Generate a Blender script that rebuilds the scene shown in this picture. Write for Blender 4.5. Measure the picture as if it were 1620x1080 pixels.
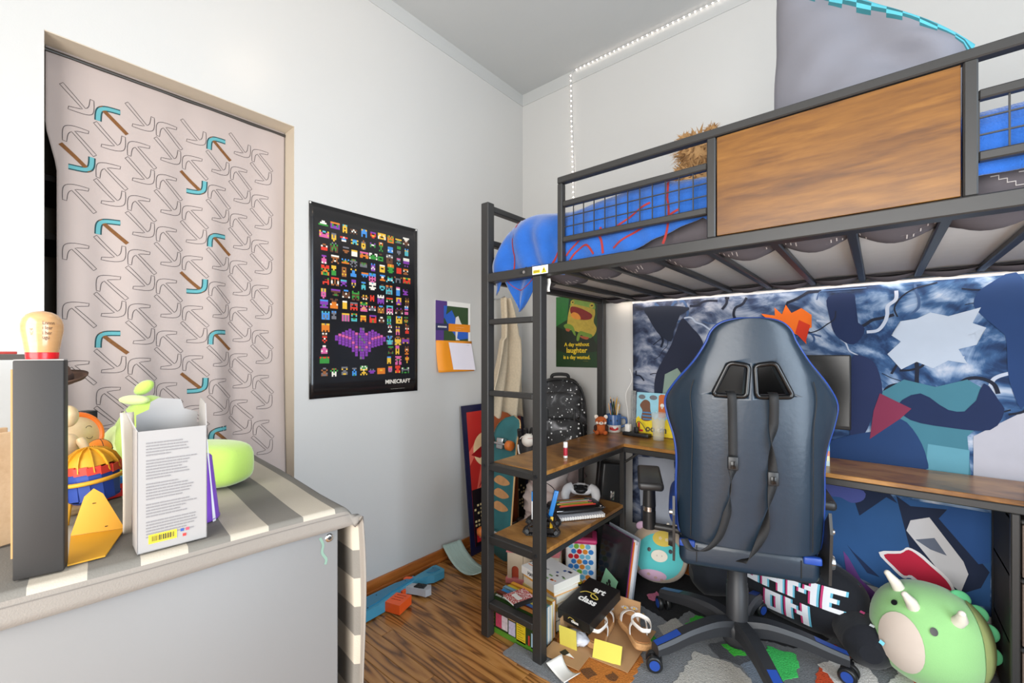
import bpy, bmesh, math, random
import numpy as np
from mathutils import Vector, Matrix, Euler, noise as mn
for _o in list(bpy.data.objects): bpy.data.objects.remove(_o)
scene = bpy.context.scene
COL = scene.collection
random.seed(7)
PI = math.pi
# ---------------------------------------------------------------- camera
cam_d = bpy.data.cameras.new('camera'); cam_d.sensor_width = 36; cam_d.lens = 15.289; cam_d.shift_y = 0.0111
cam_d.clip_start = 0.02
cam = bpy.data.objects.new('camera', cam_d); COL.objects.link(cam)
cam.location = (1.878, -2.341, 1.16); cam.rotation_euler = (PI/2, 0, math.atan(580/688))
scene.camera = cam
# ---------------------------------------------------------------- world, daylight, exposure
w = bpy.data.worlds.new('world'); scene.world = w; w.use_nodes = True
w.node_tree.nodes['Background'].inputs[0].default_value = (0.75, 0.87, 1, 1)
w.node_tree.nodes['Background'].inputs[1].default_value = 1.5
def area(name, loc, rot, sx, sy, power, col):
    d = bpy.data.lights.new(name, 'AREA'); d.shape = 'RECTANGLE'; d.size = sx; d.size_y = sy; d.energy = power; d.color = col
    o = bpy.data.objects.new(name, d); COL.objects.link(o); o.location = loc; o.rotation_euler = rot
    return o
RX, RY, RZ = 3.15, -3.45, 2.934          # room extents (x 0..RX, y RY..0)
area('window_daylight', (RX-0.06, -1.75, 1.30), (0, PI/2, 0), 1.9, 1.25, 76, (0.74, 0.87, 1.0))
area('window_daylight', (1.75, RY+0.06, 1.25), (PI/2, 0, 0), 1.75, 1.95, 118, (1.0, 0.97, 0.93))
LAMP_EMIT = 13
vs = scene.view_settings
vs.view_transform = 'Standard'; vs.look = 'None'; vs.exposure = -0.45; vs.gamma = 1.0; vs.use_curve_mapping = False
# ---------------------------------------------------------------- helpers
def lin(c):
    return tuple(((x/255)/12.92 if x/255 <= 0.04045 else ((x/255+0.055)/1.055)**2.4) for x in c)
_mc = {}
def _new(n):
    m = bpy.data.materials.new(n); m.use_nodes = True
    nt = m.node_tree; return m, nt, nt.nodes, nt.links, nt.nodes['Principled BSDF']
def mat(n, c, r=.5, var=.06, sc=25, bump=0, bs=250, metal=0, sheen=0, coat=0, emit=0, trans=0, alpha=1, spec=None, bd=.002):
    k = (n, c, r, var, sc, bump, metal, emit, trans)
    if k in _mc: return _mc[k]
    m, nt, N, L, P = _new(n)
    c = lin(c)
    P.inputs['Roughness'].default_value = r; P.inputs['Metallic'].default_value = metal
    if spec is not None: P.inputs['Specular IOR Level'].default_value = spec
    tc = N.new('ShaderNodeTexCoord')
    nz = N.new('ShaderNodeTexNoise'); nz.inputs['Scale'].default_value = sc; nz.inputs['Detail'].default_value = 4
    L.new(tc.outputs['Object'], nz.inputs['Vector'])
    mx = N.new('ShaderNodeMix'); mx.data_type = 'RGBA'
    mx.inputs[6].default_value = (*[max(0, x*(1-var)) for x in c], 1); mx.inputs[7].default_value = (*[min(1, x*(1+var)) for x in c], 1)
    L.new(nz.outputs['Fac'], mx.inputs[0]); L.new(mx.outputs[2], P.inputs['Base Color'])
    if bump:
        b = N.new('ShaderNodeTexNoise'); b.inputs['Scale'].default_value = bs; b.inputs['Detail'].default_value = 3
        bp = N.new('ShaderNodeBump'); bp.inputs['Strength'].default_value = bump; bp.inputs['Distance'].default_value = bd
        L.new(tc.outputs['Object'], b.inputs['Vector']); L.new(b.outputs['Fac'], bp.inputs['Height']); L.new(bp.outputs['Normal'], P.inputs['Normal'])
    if sheen: P.inputs['Sheen Weight'].default_value = sheen
    if coat: P.inputs['Coat Weight'].default_value = coat; P.inputs['Coat Roughness'].default_value = .15
    if emit:
        L.new(mx.outputs[2], P.inputs['Emission Color']); P.inputs['Emission Strength'].default_value = emit
    if trans == 1: alpha = .22; trans = 0
    if trans:
        P.inputs['Transmission Weight'].default_value = trans; P.inputs['IOR'].default_value = 1.3
    if alpha < 1 and not trans: P.inputs['Alpha'].default_value = alpha
    _mc[k] = m
    return m
def ramp(N, stops):
    cr = N.new('ShaderNodeValToRGB'); e = cr.color_ramp.elements
    while len(e) < len(stops): e.new(.5)
    for i, (p, c) in enumerate(stops): e[i].position = p; e[i].color = (*lin(c), 1)
    return cr
def wood(n, stops, scale=(1, 12, 12), r=.35, bands=14, lines=.3, rnd=False, fine=.3, coat=0, bump=.15, blotch=.5, sharp=.6):
    """Grain runs along the axis with the small scale; growth lines are contours of a stretched noise."""
    m, nt, N, L, P = _new(n)
    def math_(op, a, b=None, c=None):
        k = N.new('ShaderNodeMath'); k.operation = op
        for i, q in enumerate((a, b, c)):
            if q is None: continue
            if isinstance(q, (int, float)): k.inputs[i].default_value = q
            else: L.new(q, k.inputs[i])
        return k.outputs[0]
    tc = N.new('ShaderNodeTexCoord'); src = tc.outputs['Object']
    if rnd:
        oi = N.new('ShaderNodeObjectInfo'); vm = N.new('ShaderNodeVectorMath'); vm.operation = 'MULTIPLY_ADD'
        vm.inputs[1].default_value = (37, 11, 53); L.new(oi.outputs['Random'], vm.inputs[0]); L.new(src, vm.inputs[2]); src = vm.outputs[0]
    def noise(k, det, rough):
        mp = N.new('ShaderNodeMapping'); mp.inputs['Scale'].default_value = tuple(q*k for q in scale); L.new(src, mp.inputs['Vector'])
        z = N.new('ShaderNodeTexNoise'); z.inputs['Scale'].default_value = 1; z.inputs['Detail'].default_value = det; z.inputs['Roughness'].default_value = rough
        L.new(mp.outputs[0], z.inputs['Vector']); return z.outputs['Fac']
    n1 = noise(1, 2, .45); n2 = noise(9, 3, .6); n3 = noise(.55, 4, .6)
    ph = math_('MULTIPLY_ADD', n1, bands*PI, math_('MULTIPLY', n2, 1.6))
    sn = math_('POWER', math_('MULTIPLY_ADD', math_('SINE', ph), .5, .5), sharp)
    v = math_('MULTIPLY', sn, lines)
    v = math_('MULTIPLY_ADD', n2, fine, v)
    v = math_('MULTIPLY_ADD', n3, blotch*1.6, v)
    v = math_('SUBTRACT', v, (lines*.65+fine*.5+blotch*.8)-.5)
    cr = ramp(N, stops); L.new(v, cr.inputs[0]); L.new(cr.outputs[0], P.inputs['Base Color'])
    bp = N.new('ShaderNodeBump'); bp.inputs['Strength'].default_value = bump; bp.inputs['Distance'].default_value = .001
    L.new(v, bp.inputs['Height']); L.new(bp.outputs['Normal'], P.inputs['Normal'])
    P.inputs['Roughness'].default_value = r
    if coat: P.inputs['Coat Weight'].default_value = coat; P.inputs['Coat Roughness'].default_value = .12
    return m
class MB:
    """Collects shapes; build() links them as one mesh object."""
    def __init__(s): s.v = []; s.f = []; s.m = []; s.s = []; s.M = Matrix.Identity(4)
    def at(s, loc=(0, 0, 0), rot=(0, 0, 0), sc=1):
        s.M = Matrix.Translation(loc) @ Euler(rot).to_matrix().to_4x4() @ (Matrix.Diagonal((*((sc,)*3 if not isinstance(sc, tuple) else sc), 1)))
        return s
    def add(s, vs, fs, mi=0, sm=False):
        n = len(s.v); s.v += [tuple(s.M @ Vector(p)) for p in vs]
        for f in fs: s.f.append([n+i for i in f]); s.m.append(mi); s.s.append(sm)
        return s
    def box(s, c, d, mi=0, b=0, seg=2):
        x, y, z = [k/2 for k in d]
        if b:
            bm = bmesh.new(); bmesh.ops.create_cube(bm, size=1)
            for q in bm.verts: q.co = Vector((q.co.x*d[0], q.co.y*d[1], q.co.z*d[2]))
            bmesh.ops.bevel(bm, geom=bm.edges[:], offset=b, segments=seg, affect='EDGES', profile=.5)
            bm.verts.index_update()
            s.add([tuple(q.co+Vector(c)) for q in bm.verts], [[q.index for q in f.verts] for f in bm.faces], mi, seg > 1); bm.free()
            return s
        v = [(c[0]+i*x, c[1]+j*y, c[2]+k*z) for k in (-1, 1) for j in (-1, 1) for i in (-1, 1)]
        return s.add(v, [(0, 2, 3, 1), (4, 5, 7, 6), (0, 1, 5, 4), (2, 6, 7, 3), (0, 4, 6, 2), (1, 3, 7, 5)], mi)
    def bx(s, x0, x1, y0, y1, z0, z1, mi=0, b=0, seg=2):
        return s.box(((x0+x1)/2, (y0+y1)/2, (z0+z1)/2), (abs(x1-x0), abs(y1-y0), abs(z1-z0)), mi, b, seg)
    def cyl(s, p0, p1, r0, r1=None, n=16, mi=0, sm=True):
        return s.tube([p0, p1], [r0, r0 if r1 is None else r1], n, mi, sm)
    def tube(s, pts, r, n=8, mi=0, sm=True, closed=False, flat=1, up=(0, 0, 1)):
        P = [Vector(p) for p in pts]; R = r if isinstance(r, (list, tuple)) else [r]*len(P)
        vs, fs = [], []; k = len(P); prev = None
        for i, p in enumerate(P):
            a = P[(i-1) % k] if (i or closed) else P[i]; b = P[(i+1) % k] if (i < k-1 or closed) else P[i]
            t = (b-a).normalized() if (b-a).length > 1e-9 else Vector((0, 0, 1))
            if prev is None:
                u = Vector(up)
                if abs(u.dot(t)) > .95: u = Vector((1, 0, 0)) if abs(t.x) < .9 else Vector((0, 1, 0))
            else: u = prev
            u = (u - t*u.dot(t)).normalized(); prev = u; q = t.cross(u)
            for j in range(n):
                an = 2*PI*j/n; vs.append(tuple(p + (u*math.cos(an)*flat + q*math.sin(an))*R[i]))
        for i in range(k if closed else k-1):
            for j in range(n):
                fs.append((i*n+j, i*n+(j+1) % n, ((i+1) % k)*n+(j+1) % n, ((i+1) % k)*n+j))
        s.add(vs, fs, mi, sm)
        if not closed:
            s.add(vs[:n], [list(range(n))[::-1]], mi); s.add(vs[-n:], [list(range(n))], mi)
        return s
    def ell(s, c, r, n=20, m=12, mi=0, e=1, e2=1, dz=None, fn=None):
        sg = lambda a, p: math.copysign(abs(a)**p, a)
        vs = []
        for i in range(m+1):
            ph = -PI/2+PI*i/m
            for j in range(n):
                th = 2*PI*j/n
                p = Vector((sg(math.cos(ph), e)*sg(math.cos(th), e2), sg(math.cos(ph), e)*sg(math.sin(th), e2), sg(math.sin(ph), e)))
                if fn: p = fn(p)
                vs.append((c[0]+p[0]*r[0], c[1]+p[1]*r[1], c[2]+p[2]*r[2]))
        fs = [(i*n+j, i*n+(j+1) % n, (i+1)*n+(j+1) % n, (i+1)*n+j) for i in range(m) for j in range(n)]
        return s.add(vs, fs, mi, True)
    def lathe(s, prof, c=(0, 0, 0), n=24, mi=0, sm=True):
        vs = [(c[0]+r*math.cos(2*PI*j/n), c[1]+r*math.sin(2*PI*j/n), c[2]+z) for r, z in prof for j in range(n)]
        fs = [(i*n+j, i*n+(j+1) % n, (i+1)*n+(j+1) % n, (i+1)*n+j) for i in range(len(prof)-1) for j in range(n)]
        s.add(vs, fs, mi, sm)
        return s
    def prism(s, poly, a, b, ax='y', mi=0):
        """2D outline extruded from a to b along ax (outline in the two other axes, in xyz order)."""
        f = {'x': lambda p, t: (t, p[0], p[1]), 'y': lambda p, t: (p[0], t, p[1]), 'z': lambda p, t: (p[0], p[1], t)}[ax]
        n = len(poly); vs = [f(p, a) for p in poly]+[f(p, b) for p in poly]
        return s.add(vs, [list(range(n)), list(range(n, 2*n))[::-1]]+[(i, n+i, n+(i+1) % n, (i+1) % n) for i in range(n)], mi)
    def poly(s, pts, mi=0): return s.add(pts, [list(range(len(pts)))], mi)
    def grid(s, fn, nu, nv, mi=0, sm=True, mif=None):
        vs = [fn(i/nu, j/nv) for j in range(nv+1) for i in range(nu+1)]
        n = len(s.v); s.v += [tuple(s.M @ Vector(p)) for p in vs]
        for j in range(nv):
            for i in range(nu):
                a = n+j*(nu+1)+i; s.f.append([a, a+1, a+nu+2, a+nu+1]); s.s.append(sm); s.m.append(mif(i, j) if mif else mi)
        return s
    def text(s, t, size, mi=0, bold=0, align='CENTER', sp=1):
        """Lettering in the local xy plane, converted to mesh."""
        c = bpy.data.curves.new('t', 'FONT'); c.body = t; c.size = size; c.align_x = align; c.align_y = 'CENTER'; c.offset = bold; c.resolution_u = 2; c.space_character = sp
        o = bpy.data.objects.new('t', c); COL.objects.link(o)
        bpy.context.view_layer.update()
        me = o.to_mesh(); s.add([tuple(q.co) for q in me.vertices], [list(p.vertices) for p in me.polygons], mi)
        o.to_mesh_clear(); bpy.data.objects.remove(o); bpy.data.curves.remove(c)
        return s
    def strip(s, path, wd, fn, mi=0, closed=False):
        """A printed line of width wd along a 2D path, laid on the surface fn(a, b) -> xyz."""
        n = len(path); vs = []
        for i, p in enumerate(path):
            a = path[(i-1) % n] if (i or closed) else p; b = path[(i+1) % n] if (i < n-1 or closed) else p
            dx, dy = b[0]-a[0], b[1]-a[1]; l = math.hypot(dx, dy) or 1
            vs += [fn(p[0]-dy/l*wd/2, p[1]+dx/l*wd/2), fn(p[0]+dy/l*wd/2, p[1]-dx/l*wd/2)]
        s.add(vs, [(2*i, 2*i+1, (2*i+3) % (2*n), (2*i+2) % (2*n)) for i in range(n if closed else n-1)], mi)
        return s
    def build(s, name, mats, parent=None, loc=None, rot=None, sol=0, sub=0):
        me = bpy.data.meshes.new(name); me.from_pydata(s.v, [], s.f)
        for m in (mats if isinstance(mats, (list, tuple)) else [mats]): me.materials.append(m)
        me.polygons.foreach_set('material_index', s.m); me.polygons.foreach_set('use_smooth', s.s); me.update()
        o = bpy.data.objects.new(name, me); COL.objects.link(o)
        if parent: o.parent = parent
        if loc: o.location = loc
        if rot: o.rotation_euler = rot
        if sol:
            d = o.modifiers.new('thickness', 'SOLIDIFY'); d.thickness = sol; d.offset = 0
        if sub:
            d = o.modifiers.new('smooth', 'SUBSURF'); d.levels = d.render_levels = sub
        return o
def tag(o, label, cat, group=None, kind=None):
    o['label'] = label; o['category'] = cat
    if group: o['group'] = group
    if kind: o['kind'] = kind
    return o
def thing(name, label, cat, loc=(0, 0, 0), rz=0, group=None, rot=None):
    o = bpy.data.objects.new(name, None); COL.objects.link(o); o.empty_display_size = .05
    o.location = loc; o.rotation_euler = rot or (0, 0, rz)
    return tag(o, label, cat, group)
def struct(o, label=None, cat=None):
    o['kind'] = 'structure'
    if label: o['label'] = label
    if cat: o['category'] = cat
    return o
def copy(o, parent=None, loc=None, rot=None):
    c = o.copy(); COL.objects.link(c); c.parent = parent
    if loc: c.location = loc
    if rot: c.rotation_euler = rot
    return c
def circ(cx, cy, r, n=16, ry=None, a0=0, a1=2*PI):
    full = abs(a1-a0-2*PI) < 1e-6
    return [(cx+r*math.cos(a0+(a1-a0)*i/(n if full else n-1)), cy+(ry or r)*math.sin(a0+(a1-a0)*i/(n if full else n-1))) for i in range(n)]
def spline(pts, k=6, closed=False):
    P = [tuple(p) for p in pts]; n = len(P); out = []
    for i in range(n if closed else n-1):
        g = lambda j: P[j % n] if closed else P[max(0, min(n-1, j))]
        a, b, c, d = g(i-1), g(i), g(i+1), g(i+2)
        for q in range(k):
            t = q/k
            out.append(tuple(.5*(2*b[m]+(c[m]-a[m])*t+(2*a[m]-5*b[m]+4*c[m]-d[m])*t*t+(3*b[m]-a[m]-3*c[m]+d[m])*t**3) for m in range(len(b))))
    if not closed: out.append(P[-1])
    return out
# ---------------------------------------------------------------- shared materials
WALL = mat('white_wall_paint', (201, 200, 197), .30, .015, 3, .12, 160)
CEIL = mat('grey_ceiling_paint', (190, 191, 189), .5, .015, 3, .05, 120)
BLACKM = mat('black_powder_coated_steel', (44, 43, 42), .42, .08, 60, .03, 800)
DESKW = wood('rustic_brown_board', [(.15, (64, 40, 20)), (.4, (122, 80, 38)), (.6, (166, 116, 58)), (.85, (194, 146, 84))], (3.5, 9, 9), .28, 10, .12, fine=.3, blotch=.75)
PANELW = wood('golden_brown_board', [(.15, (48, 28, 11)), (.4, (92, 56, 20)), (.6, (120, 78, 28)), (.85, (144, 100, 44))], (1.6, 6, 12), .33, 14, .12, fine=.4, blotch=.55)
BLACKP = mat('black_plastic', (30, 31, 33), .38, .1, 40)
WHITEP = mat('white_plastic', (236, 234, 230), .35, .02)
CHROME = mat('chrome', (200, 200, 200), .2, .02, metal=1)
PAPER = mat('white_paper', (238, 236, 230), .8, .02)
INK = mat('black_print', (26, 26, 28), .6, .05)
# ---------------------------------------------------------------- room shell
def shell():
    # floor boards
    fl = MB().bx(0, RX, RY, 0, -.06, -.012).build('floor', mat('dark_subfloor', (40, 26, 16), .7))
    struct(fl, 'dark stained oak strip floor', 'floor')
    OAK = wood('stained_oak', [(.1, (72, 44, 20)), (.38, (136, 88, 44)), (.6, (172, 118, 62)), (.9, (198, 144, 86))], (1.1, 10, 10), .24, 20, .5, rnd=True, fine=.22, coat=.25, blotch=.2, sharp=.42)
    pw = .0575; y = 0; row = 0
    rr = random.Random(3)
    while y > RY+.001:
        x = -rr.uniform(0, .8)
        y1 = max(RY, y-pw)
        while x < RX:
            L = rr.uniform(.75, 1.5); x0, x1 = max(0, x), min(RX, x+L)
            if x1-x0 > .03 and (x1 > 0):
                h = rr.uniform(-.0006, 0)
                p = MB().bx(-(x1-x0)/2+.0006, (x1-x0)/2-.0006, -(y-y1)/2+.0006, (y-y1)/2-.0006, -.012, h, b=.0012, seg=1).build('plank', OAK, fl, ((x0+x1)/2, (y+y1)/2, 0))
            x += L
        y = y1; row += 1
    # walls: left wall with a closet opening
    wl = MB()
    wl.bx(-.14, 0, RY, -2.25, 0, RZ).bx(-.14, 0, -1.533, 0, 0, RZ).bx(-.14, 0, -2.25, -1.533, 2.112, RZ)
    struct(wl.build('wall_left', WALL), 'white painted wall with a curtained closet opening', 'wall')
    rv = MB()
    rv.bx(-.138, -.001, -2.252, -2.2495, 0, 2.112).bx(-.138, -.001, -1.5335, -1.5305, 0, 2.112).bx(-.138, -.001, -2.25, -1.533, 2.1095, 2.1125)
    struct(rv.build('trim_1', mat('tan_reveal_paint', (205, 192, 172), .6, .04)), 'tan painted reveal lining the closet opening', 'trim')
    cl = MB()
    cl.bx(-.80, -.78, -2.5, -1.3, 0, 2.5).bx(-.78, -.14, -2.52, -2.5, 0, 2.5).bx(-.78, -.14, -1.3, -1.28, 0, 2.5).bx(-.78, -.14, -2.5, -1.3, 2.3, 2.32)
    struct(cl.build('wall_closet', mat('closet_paint', (190, 176, 158), .8)), 'dim closet interior behind the curtain', 'wall')
    struct(MB().bx(-.8, 0, -2.5, -1.3, -.06, 0).build('floor_closet', mat('closet_floor', (70, 48, 30), .6)), 'closet floor behind the curtain', 'floor')
    struct(MB().bx(-.14, RX+.14, 0, .14, 0, RZ).build('wall_back', WALL), 'white painted wall behind the loft bed', 'wall')
    # far side and front walls with windows
    def wwall(name, lab, ax):
        m = MB()
        if ax == 'x':
            y0, y1, z0, z1 = -2.4, -1.1, .3, 2.3
            m.bx(RX, RX+.14, RY, y0, 0, RZ).bx(RX, RX+.14, y1, 0, 0, RZ).bx(RX, RX+.14, y0, y1, 0, z0).bx(RX, RX+.14, y0, y1, z1, RZ)
        else:
            x0, x1, z0, z1 = .85, 2.65, .25, 2.25
            m.bx(-.14, x0, RY-.14, RY, 0, RZ).bx(x1, RX+.14, RY-.14, RY, 0, RZ).bx(x0, x1, RY-.14, RY, 0, z0).bx(x0, x1, RY-.14, RY, z1, RZ)
        struct(m.build(name, WALL), lab, 'wall')
    wwall('wall_right', 'white wall with a window beyond the bed end', 'x'); wwall('wall_front', 'white wall with a window behind the camera', 'y')
    GL = mat('window_glass', (240, 246, 250), .05, 0, trans=1)
    for n, ax in ((1, 'x'), (2, 'y')):
        f = MB(); g = MB()
        if ax == 'x':
            X = RX+.05
            for a, b, c, d in ((-2.4, -2.35, .3, 2.3), (-1.15, -1.1, .3, 2.3), (-2.4, -1.1, .3, .35), (-2.4, -1.1, 2.25, 2.3), (-2.4, -1.1, 1.4, 1.45)): f.bx(X, X+.05, a, b, c, d)
            g.bx(X+.02, X+.026, -2.35, -1.15, .35, 2.25)
        else:
            Y = RY-.10
            for a, b, c, d in ((.85, .9, .25, 2.25), (2.6, 2.65, .25, 2.25), (.85, 2.65, .25, .3), (.85, 2.65, 2.2, 2.25), (.85, 2.65, 1.23, 1.28), (1.73, 1.77, .25, 2.25)): f.bx(a, b, Y, Y+.05, c, d)
            g.bx(.9, 2.6, Y+.02, Y+.026, .3, 2.2)
        fo = struct(f.build('window_%d' % n, WHITEP), 'white framed sash window letting in daylight', 'window')
        g.build('pane', GL, fo)
    struct(MB().bx(-.14, RX+.14, RY-.14, .14, RZ, RZ+.1).build('ceiling', CEIL), 'flat grey painted ceiling', 'ceiling')
    t = MB()
    t.bx(0, .004, RY, 0, 2.856, RZ)
    struct(t.build('trim_2', CEIL), 'grey painted band along the top of the closet wall', 'trim')
    struct(MB().bx(.004, RX, -.004, 0, 2.856, RZ).build('trim_3', CEIL), 'grey painted band along the top of the bed wall', 'trim')
    BW = wood('orange_brown_baseboard', [(.1, (120, 62, 22)), (.45, (166, 94, 38)), (.85, (190, 118, 56))], (2, 2, 14), .3, 8, .2, coat=.3)
    b = MB(); b.bx(0, .014, -1.53, 0, 0, .062, b=.003).bx(.0, .026, -1.53, 0, 0, .018, b=.004)
    struct(b.build('baseboard_left', BW), 'low orange brown wooden baseboard along the poster wall', 'baseboard')
    b = MB(); b.bx(.014, RX, -.014, 0, 0, .085, b=.003).bx(.014, RX, -.026, -.014, 0, .018, b=.004)
    struct(b.build('baseboard_back', BW), 'orange brown wooden baseboard under the tapestry', 'baseboard')
shell()
def lamp():
    t = thing('ceiling_lamp', 'glowing globe pendant lamp on a short stem', 'lamp', (.80, -1.447, RZ))
    MB().lathe([(0, 0), (.06, 0), (.06, -.02), (.008, -.03), (.008, -.12), (.035, -.125), (.035, -.14)], n=32).build('stem', CHROME, t)
    MB().ell((0, 0, -.22), (.09, .09, .085), 28, 16).build('globe', mat('glowing_glass', (255, 228, 196), .4, 0, emit=LAMP_EMIT), t)
lamp()
def leds():
    t = thing('led_string', 'string of tiny white lights along the ceiling edge and down the wall', 'light string', (0, 0, 0))
    path = [(2.4, -.012, 2.925), (1.4, -.012, 2.925), (.41, -.012, 2.925), (.40, -.012, 2.90), (.405, -.012, 2.6), (.42, -.012, 2.35), (.425, -.012, 2.0), (.428, -.012, 1.6)]
    MB().tube(path, .0022, 5).build('wire', mat('clear_wire', (196, 196, 196), .4, .02), t)
    b = MB()
    def bead(p): b.ell(p, (.0042, .0042, .0042), 6, 4)
    x = 2.35
    while x > .42: bead((x, -.014, 2.921)); x -= .0285
    z = 2.9
    while z > 1.62:
        xx = .40+.005*(2.9-z)/.3 if z > 2.6 else .405+(2.6-z)*.03
        bead((min(xx, .428), -.016, z)); z -= .032
    o = b.build('bulbs', mat('lit_bulb', (255, 240, 228), .4, 0, emit=9), t); o['kind'] = 'stuff'
leds()
# ---------------------------------------------------------------- loft bed with desk
def bed():
    t = thing('loft_bed', 'black steel loft bed with brown guard panel, ladder and L-shaped desk', 'loft bed', (0, 0, 0))
    K = BLACKM
    def bar(name, *a, b=.003): return MB().bx(*a, b=b, seg=1).build(name, K, t)
    F0, F1 = -1.054, -1.014           # front posts in y
    B0, B1 = -.09, -.05               # rear posts in y
    XL0, XL1, XR = .625, .665, 2.66
    bar('post', XL0, XL1, F0, F1, 0, 1.775); bar('post', XL0, XL1, B0, B1, 0, 1.775)
    bar('post', XR, XR+.04, F0, F1, 0, 1.775); bar('post', XR, XR+.04, B0, B1, 0, 1.775)
    bar('ladder_post', .888, .928, -1.05, -1.01, 0, 1.447)
    bar('side_rail', XL1, XR, F0-.002, F1+.006, 1.446, 1.482)
    bar('side_rail', XL1, XR, B0, B1, 1.446, 1.482)
    for x0 in (XL0+.005, XR+.005):
        for z0, z1 in ((1.446, 1.482), (1.60, 1.625), (1.742, 1.767)): bar('end_rail', x0, x0+.03, F1, B0, z0, z1)
    # rungs of the ladder
    for z in (1.285, .995): bar('rung', XL1, .888, -1.049, -1.019, z-.010, z+.012)
    bar('rung', XL1, .888, -1.05, -1.012, .12, .146)
    # guard rail
    for x0, x1 in ((1.0, 1.02), (1.507, 1.53), (2.012, 2.034), (2.56, 2.58)): bar('guard_post', x0, x1, -1.05, -1.024, 1.482, 1.763)
    bar('guard_top_rail', 1.0, XR, -1.051, -1.023, 1.763, 1.786)
    for x0, x1 in ((1.02, 1.507), (2.034, 2.56)):
        bar('guard_rail', x0, x1, -1.047, -1.027, 1.678, 1.698); bar('guard_rail', x0, x1, -1.047, -1.027, 1.552, 1.572)
        g = MB(); n = 12
        for i in range(1, n): g.bx(x0+(x1-x0)*i/n-.0015, x0+(x1-x0)*i/n+.0015, -1.0385, -1.0355, 1.572, 1.678)
        for k in (1, 2): g.bx(x0, x1, -1.0388, -1.0352, 1.572+.106*k/3-.0015, 1.572+.106*k/3+.0015)
        g.bx(x0, x0+.003, -1.0385, -1.0355, 1.572, 1.678).bx(x1-.003, x1, -1.0385, -1.0355, 1.572, 1.678)
        g.build('wire_grid', K, t)
    p = MB().bx(1.533, 2.009, -1.046, -1.030, 1.486, 1.760, b=.001, seg=1).build('guard_panel', PANELW, t)
    # rear guard rails
    bar('guard_top_rail', XL1, XR, -.08, -.06, 1.742, 1.767)
    # slats under the mattress
    x = .85
    while x < 2.6:
        bar('bed_slat', x-.011, x+.011, F1+.006, B0, 1.448, 1.466); x += .163
    # screws and warning sticker
    for (x, z) in ((.853, 1.465),): MB().cyl((x, -1.0565, z), (x, -1.053, z), .006, n=10).build('bolt', CHROME, t)
    for (x, z) in ((.645, .70), (.645, .405), (.905, .70), (.905, .405), (.84, 1.465)): MB().cyl((x, -1.0575, z), (x, -1.05, z), .006, n=10).build('bolt', BLACKP, t)
    bar('joint_plate', .862, .8635, -1.0572, -1.05, 1.446, 1.484)
    st = MB().bx(.895, .965, -1.0575, -1.0562, 1.449, 1.479).build('warning_sticker', PAPER, t); st['label'] = 'yellow and white warning sticker'
    q = MB(); q.bx(.899, .930, -1.0582, -1.0576, 1.453, 1.465).poly([(.936, -1.0583, 1.452), (.960, -1.0583, 1.452), (.948, -1.0583, 1.474)])
    q.build('print', mat('yellow_print', (232, 200, 30), .6), st)
    q = MB(); q.prism([(.945, 1.466), (.951, 1.466), (.949, 1.459), (.947, 1.459)], -1.0588, -1.0584, 'y').bx(.9465, .9495, -1.0588, -1.0584, 1.4545, 1.4575)
    for zz in (1.457, 1.461): q.bx(.901, .927, -1.0588, -1.0583, zz, zz+.0018)
    q.build('symbol', INK, st)
    MB().grid(lambda u, v: (.915+.02*u, -1.0+.004*math.sin(v*6), 1.44-.05*v), 2, 6).build('tag', mat('clear_tag', (215, 215, 210), .3), t, sol=.001)
    # desk: side board and long board
    zt = .71
    MB().bx(.655, .912, -1.012, -.09, zt-.016, zt, b=.0015, seg=1).build('desk_board', DESKW, t)
    MB().bx(.655, 2.66, -.335, -.030, zt-.0155, zt+.0005, b=.0015, seg=1).build('desk_board', DESKW, t)
    bar('desk_rail', .655, .912, -1.046, -1.012, zt-.03, zt-.002); bar('desk_rail', .897, .914, -1.012, -.335, zt-.040, zt-.016)
    bar('desk_rail', .914, 2.66, -.337, -.322, zt-.042, zt-.016); bar('desk_rail', .655, .672, -1.012, -.05, zt-.040, zt-.016)
    bar('desk_leg', .893, .917, -.345, -.320, 0, zt-.016)
    bar('desk_leg', .655, .679, -.345, -.320, 0, zt-.016)
    MB().tube([(.917, -.33, .62), (.985, -.33, .672)], .006, 6).build('desk_brace', K, t)
    # low shelf
    zs = .41
    MB().bx(.655, .912, -1.012, -.335, zs-.016, zs, b=.0015, seg=1).build('shelf_board', DESKW, t)
    bar('shelf_rail', .655, .912, -1.046, -1.012, zs-.028, zs+.004); bar('shelf_rail', .898, .914, -1.012, -.345, zs-.038, zs-.016)
    bar('shelf_rail', .655, .67, -1.012, -.345, zs-.038, zs-.016)
    # frame of the drawer rack at the far end of the desk
    for x in (2.188, 2.56):
        for y in (-.335, -.05): bar('rack_post', x, x+.02, y, y+.02, 0, zt-.042)
    for z in (.05, .25, .46, .64):
        bar('rack_rail', 2.19, 2.206, -.315, -.05, z, z+.014)
        bar('rack_rail', 2.208, 2.56, -.335, -.32, z, z+.012)
        bar('rack_rail', 2.208, 2.56, -.05, -.035, z, z+.012)
    MB().bx(2.190, 2.194, -.31, -.055, .06, .655).build('rack_side', mat('dark_mesh_side', (26, 24, 23), .7), t)
    return t
bed()
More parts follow.
